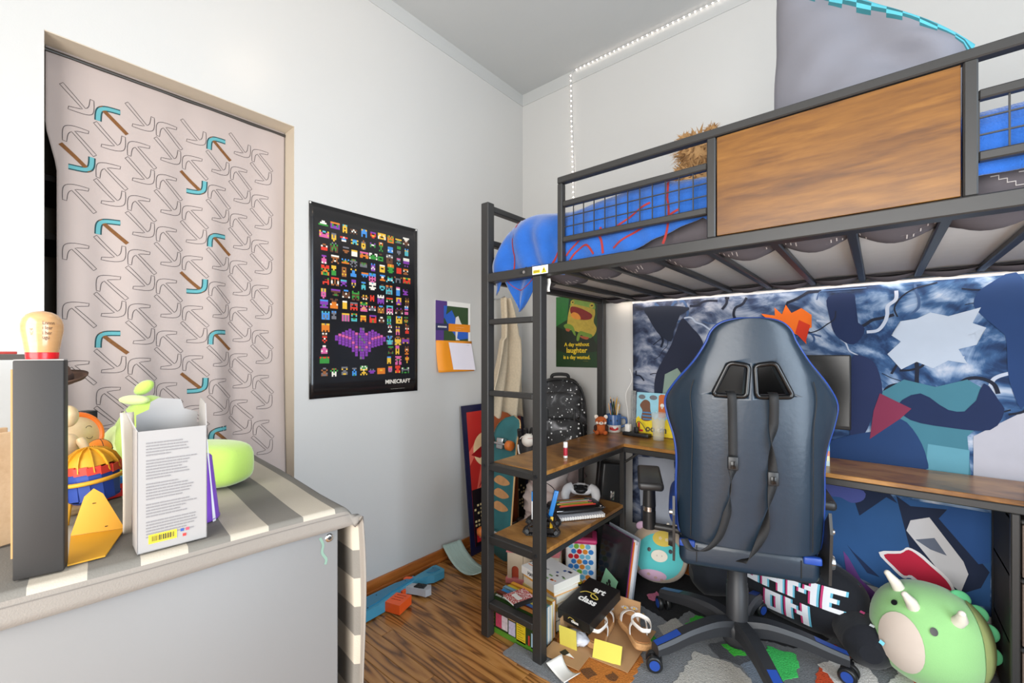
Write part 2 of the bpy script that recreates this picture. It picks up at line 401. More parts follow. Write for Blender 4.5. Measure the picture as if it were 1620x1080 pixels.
def drawers():
    FAB = mat('woven_brown_fabric', (112, 96, 86), .85, .35, 160, .5, 500)
    for i, z in enumerate((.065, .265, .475)):
        h = (.18, .19, .16)[i]
        d = thing('fabric_drawer', ('bottom', 'middle', 'top')[i]+' brown woven fabric drawer in the rack under the desk', 'drawer', (2.385, -.19, z), group='fabric drawers in the rack under the desk')
        MB().bx(-.17, .17, -.128, .12, 0, h, b=.006).build('body', mat('dark_drawer_fabric', (60, 54, 50), .9, .2), d)
        MB().bx(-.172, .172, -.136, -.126, 0, h, b=.003).build('drawer_front', FAB, d)
        MB().tube([(-.03, -.137, h-.03), (-.025, -.147, h-.045), (.025, -.147, h-.045), (.03, -.137, h-.03)], .004, 6).build('handle', BLACKP, d)
drawers()
def rail_leds():
    t = thing('led_strip', 'warm light strip tucked behind the rear rail under the loft bed', 'light strip', (0, 0, 0))
    MB().bx(.70, 2.62, -.0415, -.0385, 1.462, 1.470).build('tape', mat('white_tape', (220, 216, 210), .5), t)
    b = MB(); x = .72
    while x < 2.6: b.bx(x-.003, x+.003, -.0425, -.0375, 1.459, 1.462); x += .03
    b.build('bulbs', mat('warm_lit_bulb', (255, 214, 170), .4, 0, emit=6), t)['kind'] = 'stuff'
    d = bpy.data.lights.new('led_glow', 'AREA'); d.shape = 'RECTANGLE'; d.size = 1.9; d.size_y = .012; d.energy = 2.4; d.color = (1, .86, .72)
    o = bpy.data.objects.new('led_glow', d); COL.objects.link(o); o.parent = t; o.location = (1.66, -.040, 1.457)
rail_leds()
# ---------------------------------------------------------------- things on the walls
LW = (PI/2, 0, PI/2)      # local xy plane -> left wall (x -> +y, y -> +z)
BWR = (PI/2, 0, 0)        # local xy plane -> back wall (x -> +x, y -> +z)
def curtain():
    t = thing('curtain', 'greyish pink closet curtain printed with small pickaxes', 'curtain', (0, 0, 0))
    def edge(z): return -2.243+.024*min(1, max(0, (1.86-z)/.12))
    def S(y, z, o=0):
        h = (2.112-z)/2.0; a = .0008+.017*min(1, h*1.5)
        k = min(1, max(0, (y+2.25)/.35))
        x = -.088 + a*(math.sin(y*31+1.1*math.sin(z*1.4))*(.35+.65*k) + .5*math.sin(y*53+z*2.1)) + .012*math.sin(z*3+y*4)*h
        return (x+o, y, z)
    nu, nv = 110, 70
    MB().grid(lambda u, v: S(edge(2.111-2.05*v)+(-1.536-edge(2.111-2.05*v))*u, 2.111-2.05*v), nu, nv).build('cloth', mat('greyish_pink_cotton', (180, 166, 160), .85, .04, 6, .1, 600, sheen=.2), t, sol=.0012)
    lines = MB()
    PM = [mat('dark_teal_print', (30, 68, 72), .85), mat('teal_print', (92, 160, 166), .85), mat('brown_print', (118, 76, 36), .85, .4, 120)]
    # generic pick: handle rod and crescent head
    head_o = spline([(-.052, -.022), (-.052, .018), (-.044, .040), (-.018, .048), (.026, .046)], 3)
    head_i = spline([(.024, .034), (-.010, .030), (-.026, .022), (-.036, .008), (-.040, -.024)], 3)
    out = head_o+head_i[:5]+[(.050, -.046), (.040, -.056)]+head_i[6:]
    def put(y, z, flip, col):
        s = -1 if flip else 1
        s *= .77; f = lambda a, b: S(y+s*a, z+s*b, .0016)
        if y < edge(z)+.05 or y > -1.585 or z < .3 or z > 2.03: return
        if col:
            mid = [((p[0]+q[0])/2, (p[1]+q[1])/2) for p, q in zip(head_o, head_i[::-1])]
            k = MB(); k.strip(mid, .024, lambda a, b: S(y+s*a, z+s*b, .0011), 0); k.strip(mid, .014, f, 1)
            k.strip([(-.04+.088*i/8, .04-.088*i/8) for i in range(9)], .015, lambda a, b: S(y+s*a, z+s*b, .0013), 2); k.build('pickaxe_print', PM, t)
        else:
            P = []
            for i, p in enumerate(out):
                q = out[(i+1) % len(out)]; n = max(1, int(math.hypot(q[0]-p[0], q[1]-p[1])/.012))
                P += [(p[0]+(q[0]-p[0])*k/n, p[1]+(q[1]-p[1])*k/n) for k in range(n)]
            lines.strip(P, .0022, f, closed=True)
    for i in range(-3, 10):
        for k in range(-15, 7):
            if (i+k) % 2: continue
            y = -2.089+.0775*i; z = 1.569+.0935*k+.0037*i
            put(y, z, False, i % 4 == 0 and k % 4 == 0)
            put(y-.008, z-.065, True, i % 4 == 3 and k % 4 == 3)
    lines.build('outline_print', mat('grey_print', (74, 66, 66), .85), t)['kind'] = 'stuff'
    tag(MB().cyl((-.09, -2.25, 2.098), (-.09, -1.533, 2.098), .007, n=10).build('curtain_rod', mat('dark_rod', (60, 55, 50), .4)), 'thin dark rod across the top of the closet opening', 'curtain rod')
curtain()
def closet_shelf():
    t = thing('closet_shelf', 'dark closet shelf rack glimpsed beside the curtain edge', 'shelf', (-.5, -2.35, 0))
    for z in (.6, 1.2, 1.55, 1.75): MB().bx(-.2, .2, -.14, .2, z, z+.02).build('board', mat('dark_shelf', (60, 52, 46), .7), t)
    for x in (-.2, .19):
        for y in (-.14, .19): MB().bx(x, x+.012, y, y+.012, 0, 1.9).build('post', BLACKM, t)
closet_shelf()
def block_poster():
    t = thing('poster', 'black poster packed with colourful pixel block motifs', 'poster', (.001, -1.474, .96), rot=LW)
    W, H = .573, .855
    fn = lambda x, y: (x, y, .0012+.006*abs((x/W-.5)*2)**4*(1 if y < H*.6 else .6))
    MB().grid(lambda u, v: fn(u*W, v*H), 24, 12).build('sheet', mat('black_poster_paper', (26, 25, 27), .22, .1, 8, coat=.3), t, sol=.0006)
    pal = [(232, 226, 214), (214, 120, 40), (58, 140, 60), (214, 60, 44), (70, 140, 210), (128, 62, 160), (226, 180, 60), (150, 92, 52), (206, 96, 150), (110, 110, 116), (84, 176, 186), (96, 62, 44)]
    ms = [mat('poster_ink_%d' % i, c, .3, .02) for i, c in enumerate(pal)]
    m = MB(); r = random.Random(11)
    def q(x, y, w, h, mi):
        m.add([(*fn(x, y)[:2], fn(x, y)[2]+.0008), (*fn(x+w, y)[:2], fn(x+w, y)[2]+.0008), (*fn(x+w, y+h)[:2], fn(x+w, y+h)[2]+.0008), (*fn(x, y+h)[:2], fn(x, y+h)[2]+.0008)], [(0, 1, 2, 3)], mi)
    rows, cols = 14, 10
    for j in range(rows):
        for i in range(cols):
            cx = .045+(W-.09)*(i+.5)/cols+r.uniform(-.006, .006); cy = .09+(H-.15)*(j+.5)/rows+r.uniform(-.006, .006)
            if .10 < cx < .40 and .15 < cy < .345: continue
            c1, c2, c3 = r.randrange(12), r.randrange(12), r.choice((0, 0, 2, 6, 9))
            p = .0074; nx, ny = r.choice(((3, 5), (4, 4), (5, 3), (4, 5), (5, 6), (6, 4), (3, 6), (5, 5)))
            kind = r.random()
            for b in range(ny):
                for a in range((nx+1)//2):
                    if r.random() < .2: continue
                    mi = c1 if (b*3 < ny*2) else c2
                    if r.random() < .18: mi = c3
                    for aa in {a, nx-1-a}: q(cx+(aa-nx/2)*p, cy+(b-ny/2)*p, p, p, mi)
    # large violet fan motif near the bottom
    for s in (-1, 1):
        for k in range(7):
            for b in range(9-k if k < 6 else 2):
                q(.25+s*(.026+k*.0165)-.007, .30-b*.0125+abs(k-2)*-.008, .014, .0115, 5 if (b+k) % 5 else 8)
    for b in range(12):
        for a in range(3-abs(b-6)//4): q(.235+a*.0125+(abs(b-6)//4)*.006, .17+b*.0125, .0115, .0115, 5 if (a+b) % 4 else 9)
    m.build('block_print', ms, t)['kind'] = 'stuff'
    x = MB(); x.at((.452, .055, .0062)).text('MINECRAFT', .028, bold=.0006)
    x.at((.45, .022, .0062)).text('................................', .012)
    x.build('lettering', ms[0], t)
    for px, py in ((.006, H-.006), (W-.006, H-.006)): MB().at((px, py, .003)).lathe([(.0045, 0), (.004, .003), (0, .004)], n=10).build('pushpin', WHITEP, t)
block_poster()
def calendar():
    t = thing('wall_calendar', 'wall calendar with a boat photo above an orange month page', 'calendar', (.002, -.775, 1.055), rot=LW)
    W, H = .27, .40
    up = MB().bx(0, W, .17, H, 0, .002).build('photo_page', PAPER, t)
    def flat(name, ps, col, z, par): 
        m = MB()
        for p in ps: m.poly([(a, b, z) for a, b in p])
        return m.build(name, mat(name, col, .5, .06), par)
    R = lambda a, b, c, d: [(a, c), (b, c), (b, d), (a, d)]
    flat('purple_strip', [R(0, .085, .17, H-.002)], (88, 60, 132), .0024, up)
    flat('photo_trees', [R(.06, .25, .175, .372)], (52, 78, 46), .0028, up)
    flat('photo_boat', [[(.06, .31), (.12, .35), (.19, .235), (.25, .225), (.25, .19), (.17, .18), (.10, .25)], [(.06, .372), (.085, .372), (.075, .31), (.06, .30)]], (46, 96, 190), .0031, up)
    flat('photo_coat', [[(.15, .31), (.17, .32), (.19, .28), (.215, .255), (.20, .235), (.17, .245), (.16, .19), (.185, .178), (.15, .178), (.145, .27)]], (226, 220, 216), .0034, up)
    flat('title_band', [R(.095, .265, .228, .272)], (236, 142, 32), .0037, up)
    flat('title_block', [R(.0, .095, .232, .27)], (48, 52, 92), .0037, up)
    x = MB(); [x.bx(.016+.011*q, .024+.011*q, .247, .256, .0040, .0043) for q in range(6)]; x.at((.18, .256, .0042)).text('...........................', .012); x.at((.17, .243, .0042)).text('...............', .012); x.build('lettering', PAPER, up)
    lo = MB().grid(lambda u, v: (.004+W*u*1.02, .175-.178*v, .002+.022*v*v), 4, 10).build('month_page', mat('orange_page', (240, 150, 30), .5, .03), t, sol=.0012)
    g = MB(); fn = lambda a, b: (a, b, .0035+.022*((.175-b)/.178)**2)
    g.poly([fn(.095, .165), fn(.275, .160), fn(.29, .003), fn(.115, .010)]); g.build('calendar_sheet', mat('pale_page', (236, 230, 240), .5, .02), lo)
    k = MB()
    for i in range(5):
        for j in range(4):
            a, b = .125+.029*i+.004*j, .128-.030*j; k.poly([fn(a, b), fn(a+.018, b), fn(a+.018, b-.016), fn(a, b-.016)])
    for p in k.v: pass
    k.v = [(p[0], p[1], p[2]+.0012) for p in k.v]; k.build('day_boxes', mat('lilac_print', (206, 198, 216), .5), lo)
    k = MB()
    for i in range(5): k.poly([(a, b, c+.0012) for a, b, c in (fn(.118+.029*i, .150), fn(.14+.029*i, .150), fn(.14+.029*i, .143), fn(.118+.029*i, .143))])
    k.build('day_names', mat('dark_print', (70, 66, 84), .5), lo)
calendar()
def frog_poster():
    t = thing('poster', 'green poster of a laughing tree frog above the backpack', 'poster', (.28, -.001, 1.07), rot=BWR)
    W, H = .33, .45
    MB().bx(0, W, 0, H, 0, .0012).build('sheet', mat('dark_green_paper', (34, 66, 36), .35, .35, 3), t)
    def flat(name, ps, col, z, var=.15):
        m = MB()
        for p in ps: m.poly([(a, b, z) for a, b in p])
        return m.build(name, mat('frog_'+name, col, .35, var, 40), t)
    S = lambda p: spline(p, 5, True)
    flat('leaf_glow', [[(0, .26), (0, .45), (.10, .45), (.085, .30)]], (52, 120, 58), .0014)
    flat('dark_leaf', [[(.0, .26), (.12, .22), (.26, .20), (.32, .10), (.10, .08), (0, .11)]], (34, 44, 30), .0015)
    flat('frog_body', [S([(.085, .27), (.10, .36), (.13, .415), (.20, .42), (.27, .39), (.285, .33), (.275, .28), (.295, .235), (.27, .19), (.22, .20), (.15, .225), (.095, .24)])], (196, 170, 70), .0017, .3)
    flat('frog_head', [S([(.105, .385), (.12, .42), (.15, .43), (.20, .425), (.25, .40), (.28, .39), (.285, .355), (.25, .365), (.18, .385), (.13, .395)])], (132, 166, 74), .0020, .25)
    flat('frog_mouth', [S([(.11, .345), (.115, .38), (.16, .375), (.22, .35), (.265, .32), (.25, .295), (.19, .295), (.14, .315)])], (134, 36, 30), .0023, .3)
    flat('frog_tongue', [S([(.112, .33), (.135, .345), (.17, .33), (.185, .30), (.15, .30), (.125, .312)])], (232, 150, 60), .0026)
    flat('frog_eye', [circ(.125, .408, .014, 12), circ(.262, .378, .016, 12)], (206, 182, 70), .0026)
    flat('frog_pupil', [circ(.127, .408, .007, 10, .004), circ(.264, .378, .009, 10, .004)], (30, 24, 18), .0029)
    flat('frog_legs', [S([(.06, .265), (.09, .275), (.13, .255), (.15, .20), (.135, .205), (.115, .235), (.075, .245)]), S([(.16, .20), (.18, .225), (.22, .215), (.265, .20), (.255, .18), (.21, .19), (.185, .20), (.17, .165), (.155, .17)])], (116, 150, 58), .0026)
    flat('frog_feet', [S([(.075, .245), (.105, .24), (.10, .225), (.08, .23)]), S([(.18, .195), (.24, .185), (.23, .172), (.195, .18)])], (176, 92, 58), .0028)
    x = MB(); Yt = mat('yellow_lettering', (240, 206, 50), .4, .03)
    x.at((.155, .142, .003)).text('A day without', .033, bold=.0007, sp=.95); x.at((.155, .105, .003)).text('laughter', .046, bold=.001); x.at((.155, .062, .003)).text('is a day wasted.', .033, bold=.0007, sp=.95)
    x.at((.22, .042, .003)).text('................', .01)
    x.build('lettering', Yt, t)
frog_poster()
def tapestry():
    t = thing('wall_tapestry', 'large blue cloth tapestry of swirling ink and colour shapes behind the chair', 'tapestry', (0, 0, 0))
    m, nt, N, L, P = _new('swirling_ink_cloth')
    tc = N.new('ShaderNodeTexCoord'); mp = N.new('ShaderNodeMapping'); mp.inputs['Scale'].default_value = (2.2, 1, 3.2); mp.inputs['Rotation'].default_value = (0, .5, 0)
    L.new(tc.outputs['Object'], mp.inputs[0])
    n1 = N.new('ShaderNodeTexNoise'); n1.inputs['Scale'].default_value = 1.3; n1.inputs['Detail'].default_value = 7; n1.inputs['Roughness'].default_value = .62; n1.inputs['Distortion'].default_value = 2.6
    L.new(mp.outputs[0], n1.inputs['Vector'])
    wv = N.new('ShaderNodeTexWave'); wv.inputs['Scale'].default_value = .8; wv.inputs['Distortion'].default_value = 22; wv.inputs['Detail'].default_value = 4; wv.inputs['Detail Scale'].default_value = 1.4
    L.new(mp.outputs[0], wv.inputs['Vector'])
    mx = N.new('ShaderNodeMath'); mx.operation = 'MULTIPLY_ADD'; mx.inputs[1].default_value = .16; L.new(wv.outputs['Fac'], mx.inputs[0])
    m3 = N.new('ShaderNodeMath'); m3.operation = 'MULTIPLY'; m3.inputs[1].default_value = .98; L.new(n1.outputs['Fac'], m3.inputs[0]); L.new(m3.outputs[0], mx.inputs[2])
    ca = ramp(N, [(.34, (18, 22, 36)), (.48, (42, 52, 78)), (.58, (78, 90, 116)), (.70, (140, 147, 164)), (.82, (186, 187, 196))])
    cb = ramp(N, [(.34, (10, 26, 54)), (.48, (24, 54, 96)), (.58, (50, 86, 130)), (.70, (126, 150, 182)), (.82, (186, 194, 208))])
    L.new(mx.outputs[0], ca.inputs[0]); L.new(mx.outputs[0], cb.inputs[0])
    sx = N.new('ShaderNodeSeparateXYZ'); L.new(tc.outputs['Object'], sx.inputs[0])
    mr = N.new('ShaderNodeMapRange'); mr.inputs[1].default_value = 1.2; mr.inputs[2].default_value = 1.9; L.new(sx.outputs[0], mr.inputs[0])
    mm = N.new('ShaderNodeMix'); mm.data_type = 'RGBA'; L.new(mr.outputs[0], mm.inputs[0]); L.new(ca.outputs[0], mm.inputs[6]); L.new(cb.outputs[0], mm.inputs[7])
    L.new(mm.outputs[2], P.inputs['Base Color']); P.inputs['Roughness'].default_value = .85
    X0, X1, Z0, Z1 = .81, 2.62, .20, 1.447
    def S(x, z, o=0):
        k = max(0, (.72-z)/.5)
        sag = -.012*(math.sin((x-X0)/(X1-X0)*PI)) if z > Z1-.001 else 0
        y = -.010-.004*k*(1+math.sin(x*19+z*4))-.003*math.sin(x*7+z*5)
        return (x, y-o, z)
    MB().grid(lambda u, v: S(X0+(X1-X0)*u, Z1-(Z1-Z0)*v), 70, 40).build('cloth', m, t, sol=.001)
    hm = MB(); hm.strip([(X0+(X1-X0)*i/40, Z1-.004) for i in range(41)], .008, lambda a, b: S(a, b, .0012)); hm.build('hem', mat('pale_hem', (176, 182, 192), .8), t)
    def shape(name, col, pts, o, sm=0, var=.08):
        """A flat colour field printed on the cloth, cut into small pieces so it follows the folds."""
        p = spline(pts, sm, True) if sm else pts
        bm = bmesh.new(); f = bm.faces.new([bm.verts.new((a, 0, b)) for a, b in p]); bmesh.ops.triangulate(bm, faces=[f])
        bmesh.ops.subdivide_edges(bm, edges=bm.edges[:], cuts=5, use_grid_fill=True) if len(p) < 60 else None
        bm.verts.index_update()
        mb = MB().add([S(q.co.x, q.co.z, .0018+o*.0009) for q in bm.verts], [[q.index for q in g.verts] for g in bm.faces]); bm.free()
        return mb.build(name, mat('tapestry_'+name, col, .85, var, 12), t)
    NAVY = (16, 36, 76); TEAL = (62, 118, 136)
    # loose ink strokes
    ri = random.Random(31)
    IK = [mat('ink_stroke_dark', (16, 24, 44), .85), mat('ink_stroke_pale', (176, 186, 204), .85), mat('ink_stroke_mid', (58, 84, 124), .85)]
    for k in range(70):
        x, z = ri.uniform(.86, 2.5), ri.uniform(.78, 1.41); a = ri.uniform(-.4, 2.2); P = [(x, z)]
        for q in range(ri.randrange(4, 8)):
            a += ri.uniform(-.9, .9); x += .035*math.cos(a); z += .035*math.sin(a)
            P.append((min(2.58, max(.83, x)), min(1.43, max(.735, z))))
        sm = MB(); sm.strip(spline(P, 5), ri.choice((.003, .005, .008, .012)), lambda p, q, k=k: S(p, q, .0015+.00002*k)); sm.build('ink_stroke', IK[k % 3 if k % 2 else 0], t)
    # shapes above the desk
    shape('dark_hill', (30, 36, 56), [(0.936, 0.927), (0.947, 1.049), (1.030, 1.204), (1.083, 1.337), (1.128, 1.301), (1.191, 1.218), (1.210, 1.057), (1.246, 0.899), (0.954, 0.877)], 1, 4)
    shape('sage_slab', (132, 152, 140), [(0.975, 0.878), (0.995, 1.044), (1.063, 1.080), (1.122, 0.982), (1.191, 0.895)], 2)
    shape('ink_crest', (26, 34, 52), [(0.889, 1.413), (1.122, 1.397), (1.056, 1.338), (1.030, 1.221), (0.954, 1.274), (0.911, 1.345)], 1, 4)
    shape('orange_burst', (240, 112, 26), [(1.453, 1.345), (1.510, 1.333), (1.508, 1.371), (1.538, 1.337), (1.553, 1.380), (1.575, 1.341), (1.613, 1.361), (1.609, 1.325), (1.651, 1.328), (1.628, 1.295), (1.651, 1.272), (1.623, 1.262), (1.632, 1.199), (1.599, 1.240), (1.545, 1.270), (1.500, 1.295)], 2)
    shape('red_burst', (206, 52, 22), [(1.604, 1.308), (1.646, 1.283), (1.618, 1.268), (1.628, 1.205), (1.590, 1.251)], 3)
    shape('blue_crest', (24, 56, 104), [(2.178, 1.405), (2.269, 1.416), (2.269, 0.978), (2.233, 1.065), (2.224, 1.223), (2.178, 1.282), (2.146, 1.342)], 1, 4)
    shape('navy_curl', NAVY, [(1.710, 1.402), (1.801, 1.405), (1.788, 1.315), (1.834, 1.260), (1.797, 1.195), (1.737, 1.236), (1.715, 1.319)], 1, 4)
    shape('silver_crest', (176, 188, 204), [(1.905, 1.155), (1.946, 1.205), (1.917, 1.231), (1.959, 1.255), (1.944, 1.286), (1.992, 1.294), (2.031, 1.316), (2.080, 1.299), (2.165, 1.327), (2.140, 1.272), (2.178, 1.252), (2.130, 1.226), (2.154, 1.190), (2.107, 1.174), (2.130, 1.120), (2.080, 1.131), (2.038, 1.101), (1.992, 1.125), (1.947, 1.094)], 2)
    shape('teal_block', TEAL, [(1.886, 1.000), (1.955, 1.054), (2.045, 1.029), (2.130, 1.061), (2.187, 1.017), (2.200, 0.950), (2.130, 0.849), (2.140, 0.696), (1.936, 0.694), (1.913, 0.874)], 2)
    shape('light_teal_block', (92, 150, 168), [(2.024, 0.807), (2.136, 0.799), (2.133, 0.695), (2.017, 0.693)], 3)
    shape('navy_bar', NAVY, [(1.936, 0.952), (2.003, 1.002), (2.080, 0.944), (2.140, 0.954), (2.172, 1.049), (2.209, 0.987), (2.221, 0.947), (2.187, 0.880), (2.080, 0.877), (1.974, 0.895)], 4, 3)
    shape('indigo_mound', (28, 42, 82), [(1.786, 1.123), (1.842, 1.139), (1.874, 1.098), (1.890, 1.000), (1.866, 0.921), (1.828, 0.812), (1.786, 0.807)], 3, 3)
    shape('crimson_wedge', (124, 42, 72), [(1.882, 0.995), (1.977, 0.940), (1.944, 0.897), (1.850, 0.804), (1.862, 0.921)], 5)
    shape('blue_mound', (26, 58, 104), [(1.710, 0.770), (1.786, 0.812), (1.878, 0.844), (1.944, 0.897), (1.995, 0.833), (2.021, 0.748), (2.010, 0.702), (1.858, 0.706), (1.710, 0.710)], 4, 3)
    shape('white_mist', (176, 176, 186), [(2.146, 0.852), (2.269, 0.956), (2.269, 0.698), (2.146, 0.697)], 1)
    # shapes below the desk
    shape('blue_drape', (38, 82, 134), [(1.688, 0.568), (1.898, 0.579), (2.194, 0.578), (2.187, 0.236), (2.045, 0.207), (1.936, 0.179), (1.786, 0.232), (1.688, 0.297)], 1)
    shape('navy_shard', (18, 34, 64), [(1.786, 0.588), (1.817, 0.480), (1.902, 0.575), (1.936, 0.557), (1.898, 0.615)], 2)
    shape('navy_shard', (18, 32, 60), [(1.932, 0.587), (1.974, 0.555), (2.080, 0.565), (2.113, 0.469), (2.187, 0.362), (2.130, 0.344), (2.165, 0.297), (2.080, 0.232), (1.974, 0.380)], 2)
    shape('bright_blue_slab', (34, 76, 134), [(2.054, 0.525), (2.083, 0.575), (2.187, 0.576), (2.187, 0.397), (2.159, 0.383)], 3)
    shape('pale_slab', (196, 196, 200), [(1.974, 0.500), (2.028, 0.524), (2.120, 0.381), (2.133, 0.338), (2.113, 0.265), (2.080, 0.292), (1.962, 0.457)], 4)
    shape('grey_stroke', (96, 104, 122), [(1.988, 0.429), (2.042, 0.449), (2.076, 0.391), (2.031, 0.402)], 5)
    shape('white_blob_edge', (232, 228, 230), [(1.878, 0.347), (1.944, 0.372), (1.966, 0.393), (2.003, 0.379), (2.035, 0.349), (2.080, 0.306), (2.097, 0.254), (2.042, 0.245), (2.006, 0.252), (1.974, 0.275), (1.951, 0.268), (1.917, 0.298)], 5, 3)
    shape('red_blob', (186, 26, 58), [(1.894, 0.342), (1.944, 0.362), (1.968, 0.384), (1.999, 0.368), (2.031, 0.339), (2.073, 0.299), (2.087, 0.260), (2.042, 0.254), (2.010, 0.263), (1.977, 0.287), (1.955, 0.279), (1.925, 0.305)], 6, 3)
    shape('navy_spike', (20, 40, 76), [(1.775, 0.349), (1.797, 0.323), (1.882, 0.245), (1.842, 0.250)], 3)
    shape('purple_wedge', (108, 62, 132), [(1.763, 0.319), (1.780, 0.297), (1.821, 0.217), (1.921, 0.131), (1.866, 0.115), (1.788, 0.118)], 3)
    shape('violet_rings', (74, 84, 150), [(1.692, 0.591), (1.754, 0.597), (1.830, 0.586), (1.830, 0.549), (1.792, 0.528), (1.754, 0.543), (1.706, 0.544)], 3, 3)
    shape('white_base', (210, 210, 216), [(1.786, 0.128), (1.898, 0.140), (1.917, 0.119), (1.788, 0.080)], 2)
    shape('grey_ink_field', (168, 174, 186), [(0.845, 0.577), (1.043, 0.594), (1.056, 0.180), (0.867, 0.145)], 1)
    shape('ink_patch', (60, 70, 92), [(0.860, 0.303), (0.918, 0.351), (0.932, 0.111), (0.867, 0.128)], 2)
    MB().at((.815, -.014, 1.443)).ell((0, 0, 0), (.006, .004, .006), 10, 6).build('pushpin', WHITEP, t)
tapestry()
def leaning_poster():
    t = thing('poster', 'red poster with pale disc over dark buildings leaning behind the ladder', 'poster', (.105, -.60, .004), rot=(PI/2-.10, 0, PI/2))
    W, H = .56, .85
    MB().bx(0, W, 0, H, 0, .006).build('board', mat('navy_border', (26, 30, 62), .3), t)
    def flat(name, ps, col, z, var=.1):
        m = MB()
        for p in ps: m.poly([(a, b, z) for a, b in p])
        return m.build(name, mat('street_'+name, col, .3, var, 10), t)
    R = lambda a, b, c, d: [(a, c), (b, c), (b, d), (a, d)]
    flat('red_field', [R(.035, W-.03, .04, H-.04)], (186, 46, 42), .0064, .2)
    flat('pink_beams', [[(.04, .25), (.2, .7), (.26, .7), (.1, .25)], [(.30, .3), (.42, .76), (.5, .74), (.40, .3)], [(.035, .5), (.14, .62), (.12, .66), (.035, .58)]], (228, 108, 92), .0068)
    flat('pale_disc', [circ(.17, .58, .10, 28)], (240, 208, 160), .0072)
    flat('red_streaks', [[(.05, .56), (.14, .60), (.2, .57), (.12, .53)], [(.09, .36), (.19, .44), (.16, .46)], [(.3, .6), (.46, .72), (.5, .6), (.4, .5)]], (150, 26, 30), .0076)
    flat('skyline', [[(.035, .04), (.035, .36), (.12, .36), (.12, .26), (.20, .26), (.20, .42), (.29, .42), (.29, .30), (.38, .30), (.38, .37), (.53, .37), (.53, .04)]], (24, 22, 28), .0080)
    wd = MB(); r = random.Random(5)
    for a0, b0, n, k in ((.045, .20, 3, 6), (.21, .2, 3, 9), (.30, .15, 3, 6), (.40, .2, 5, 7)):
        for i in range(n):
            for j in range(k):
                if r.random() < .75: wd.poly([(a+.024*i+a0, b+.022*j+b0-.05, .0084) for a, b in ((0, 0), (.015, 0), (.015, .012), (0, .012))])
    wd.build('lit_window_print', mat('street_windows', (226, 206, 150), .3), t)
    flat('red_label', [R(.05, .10, .06, .14)], (200, 40, 44), .0086)
    k = MB(); k.at((.075, .12, .009)).text('=', .03); k.at((.075, .085, .009)).text('+', .03); k.build('label_marks', PAPER, t)
leaning_poster()
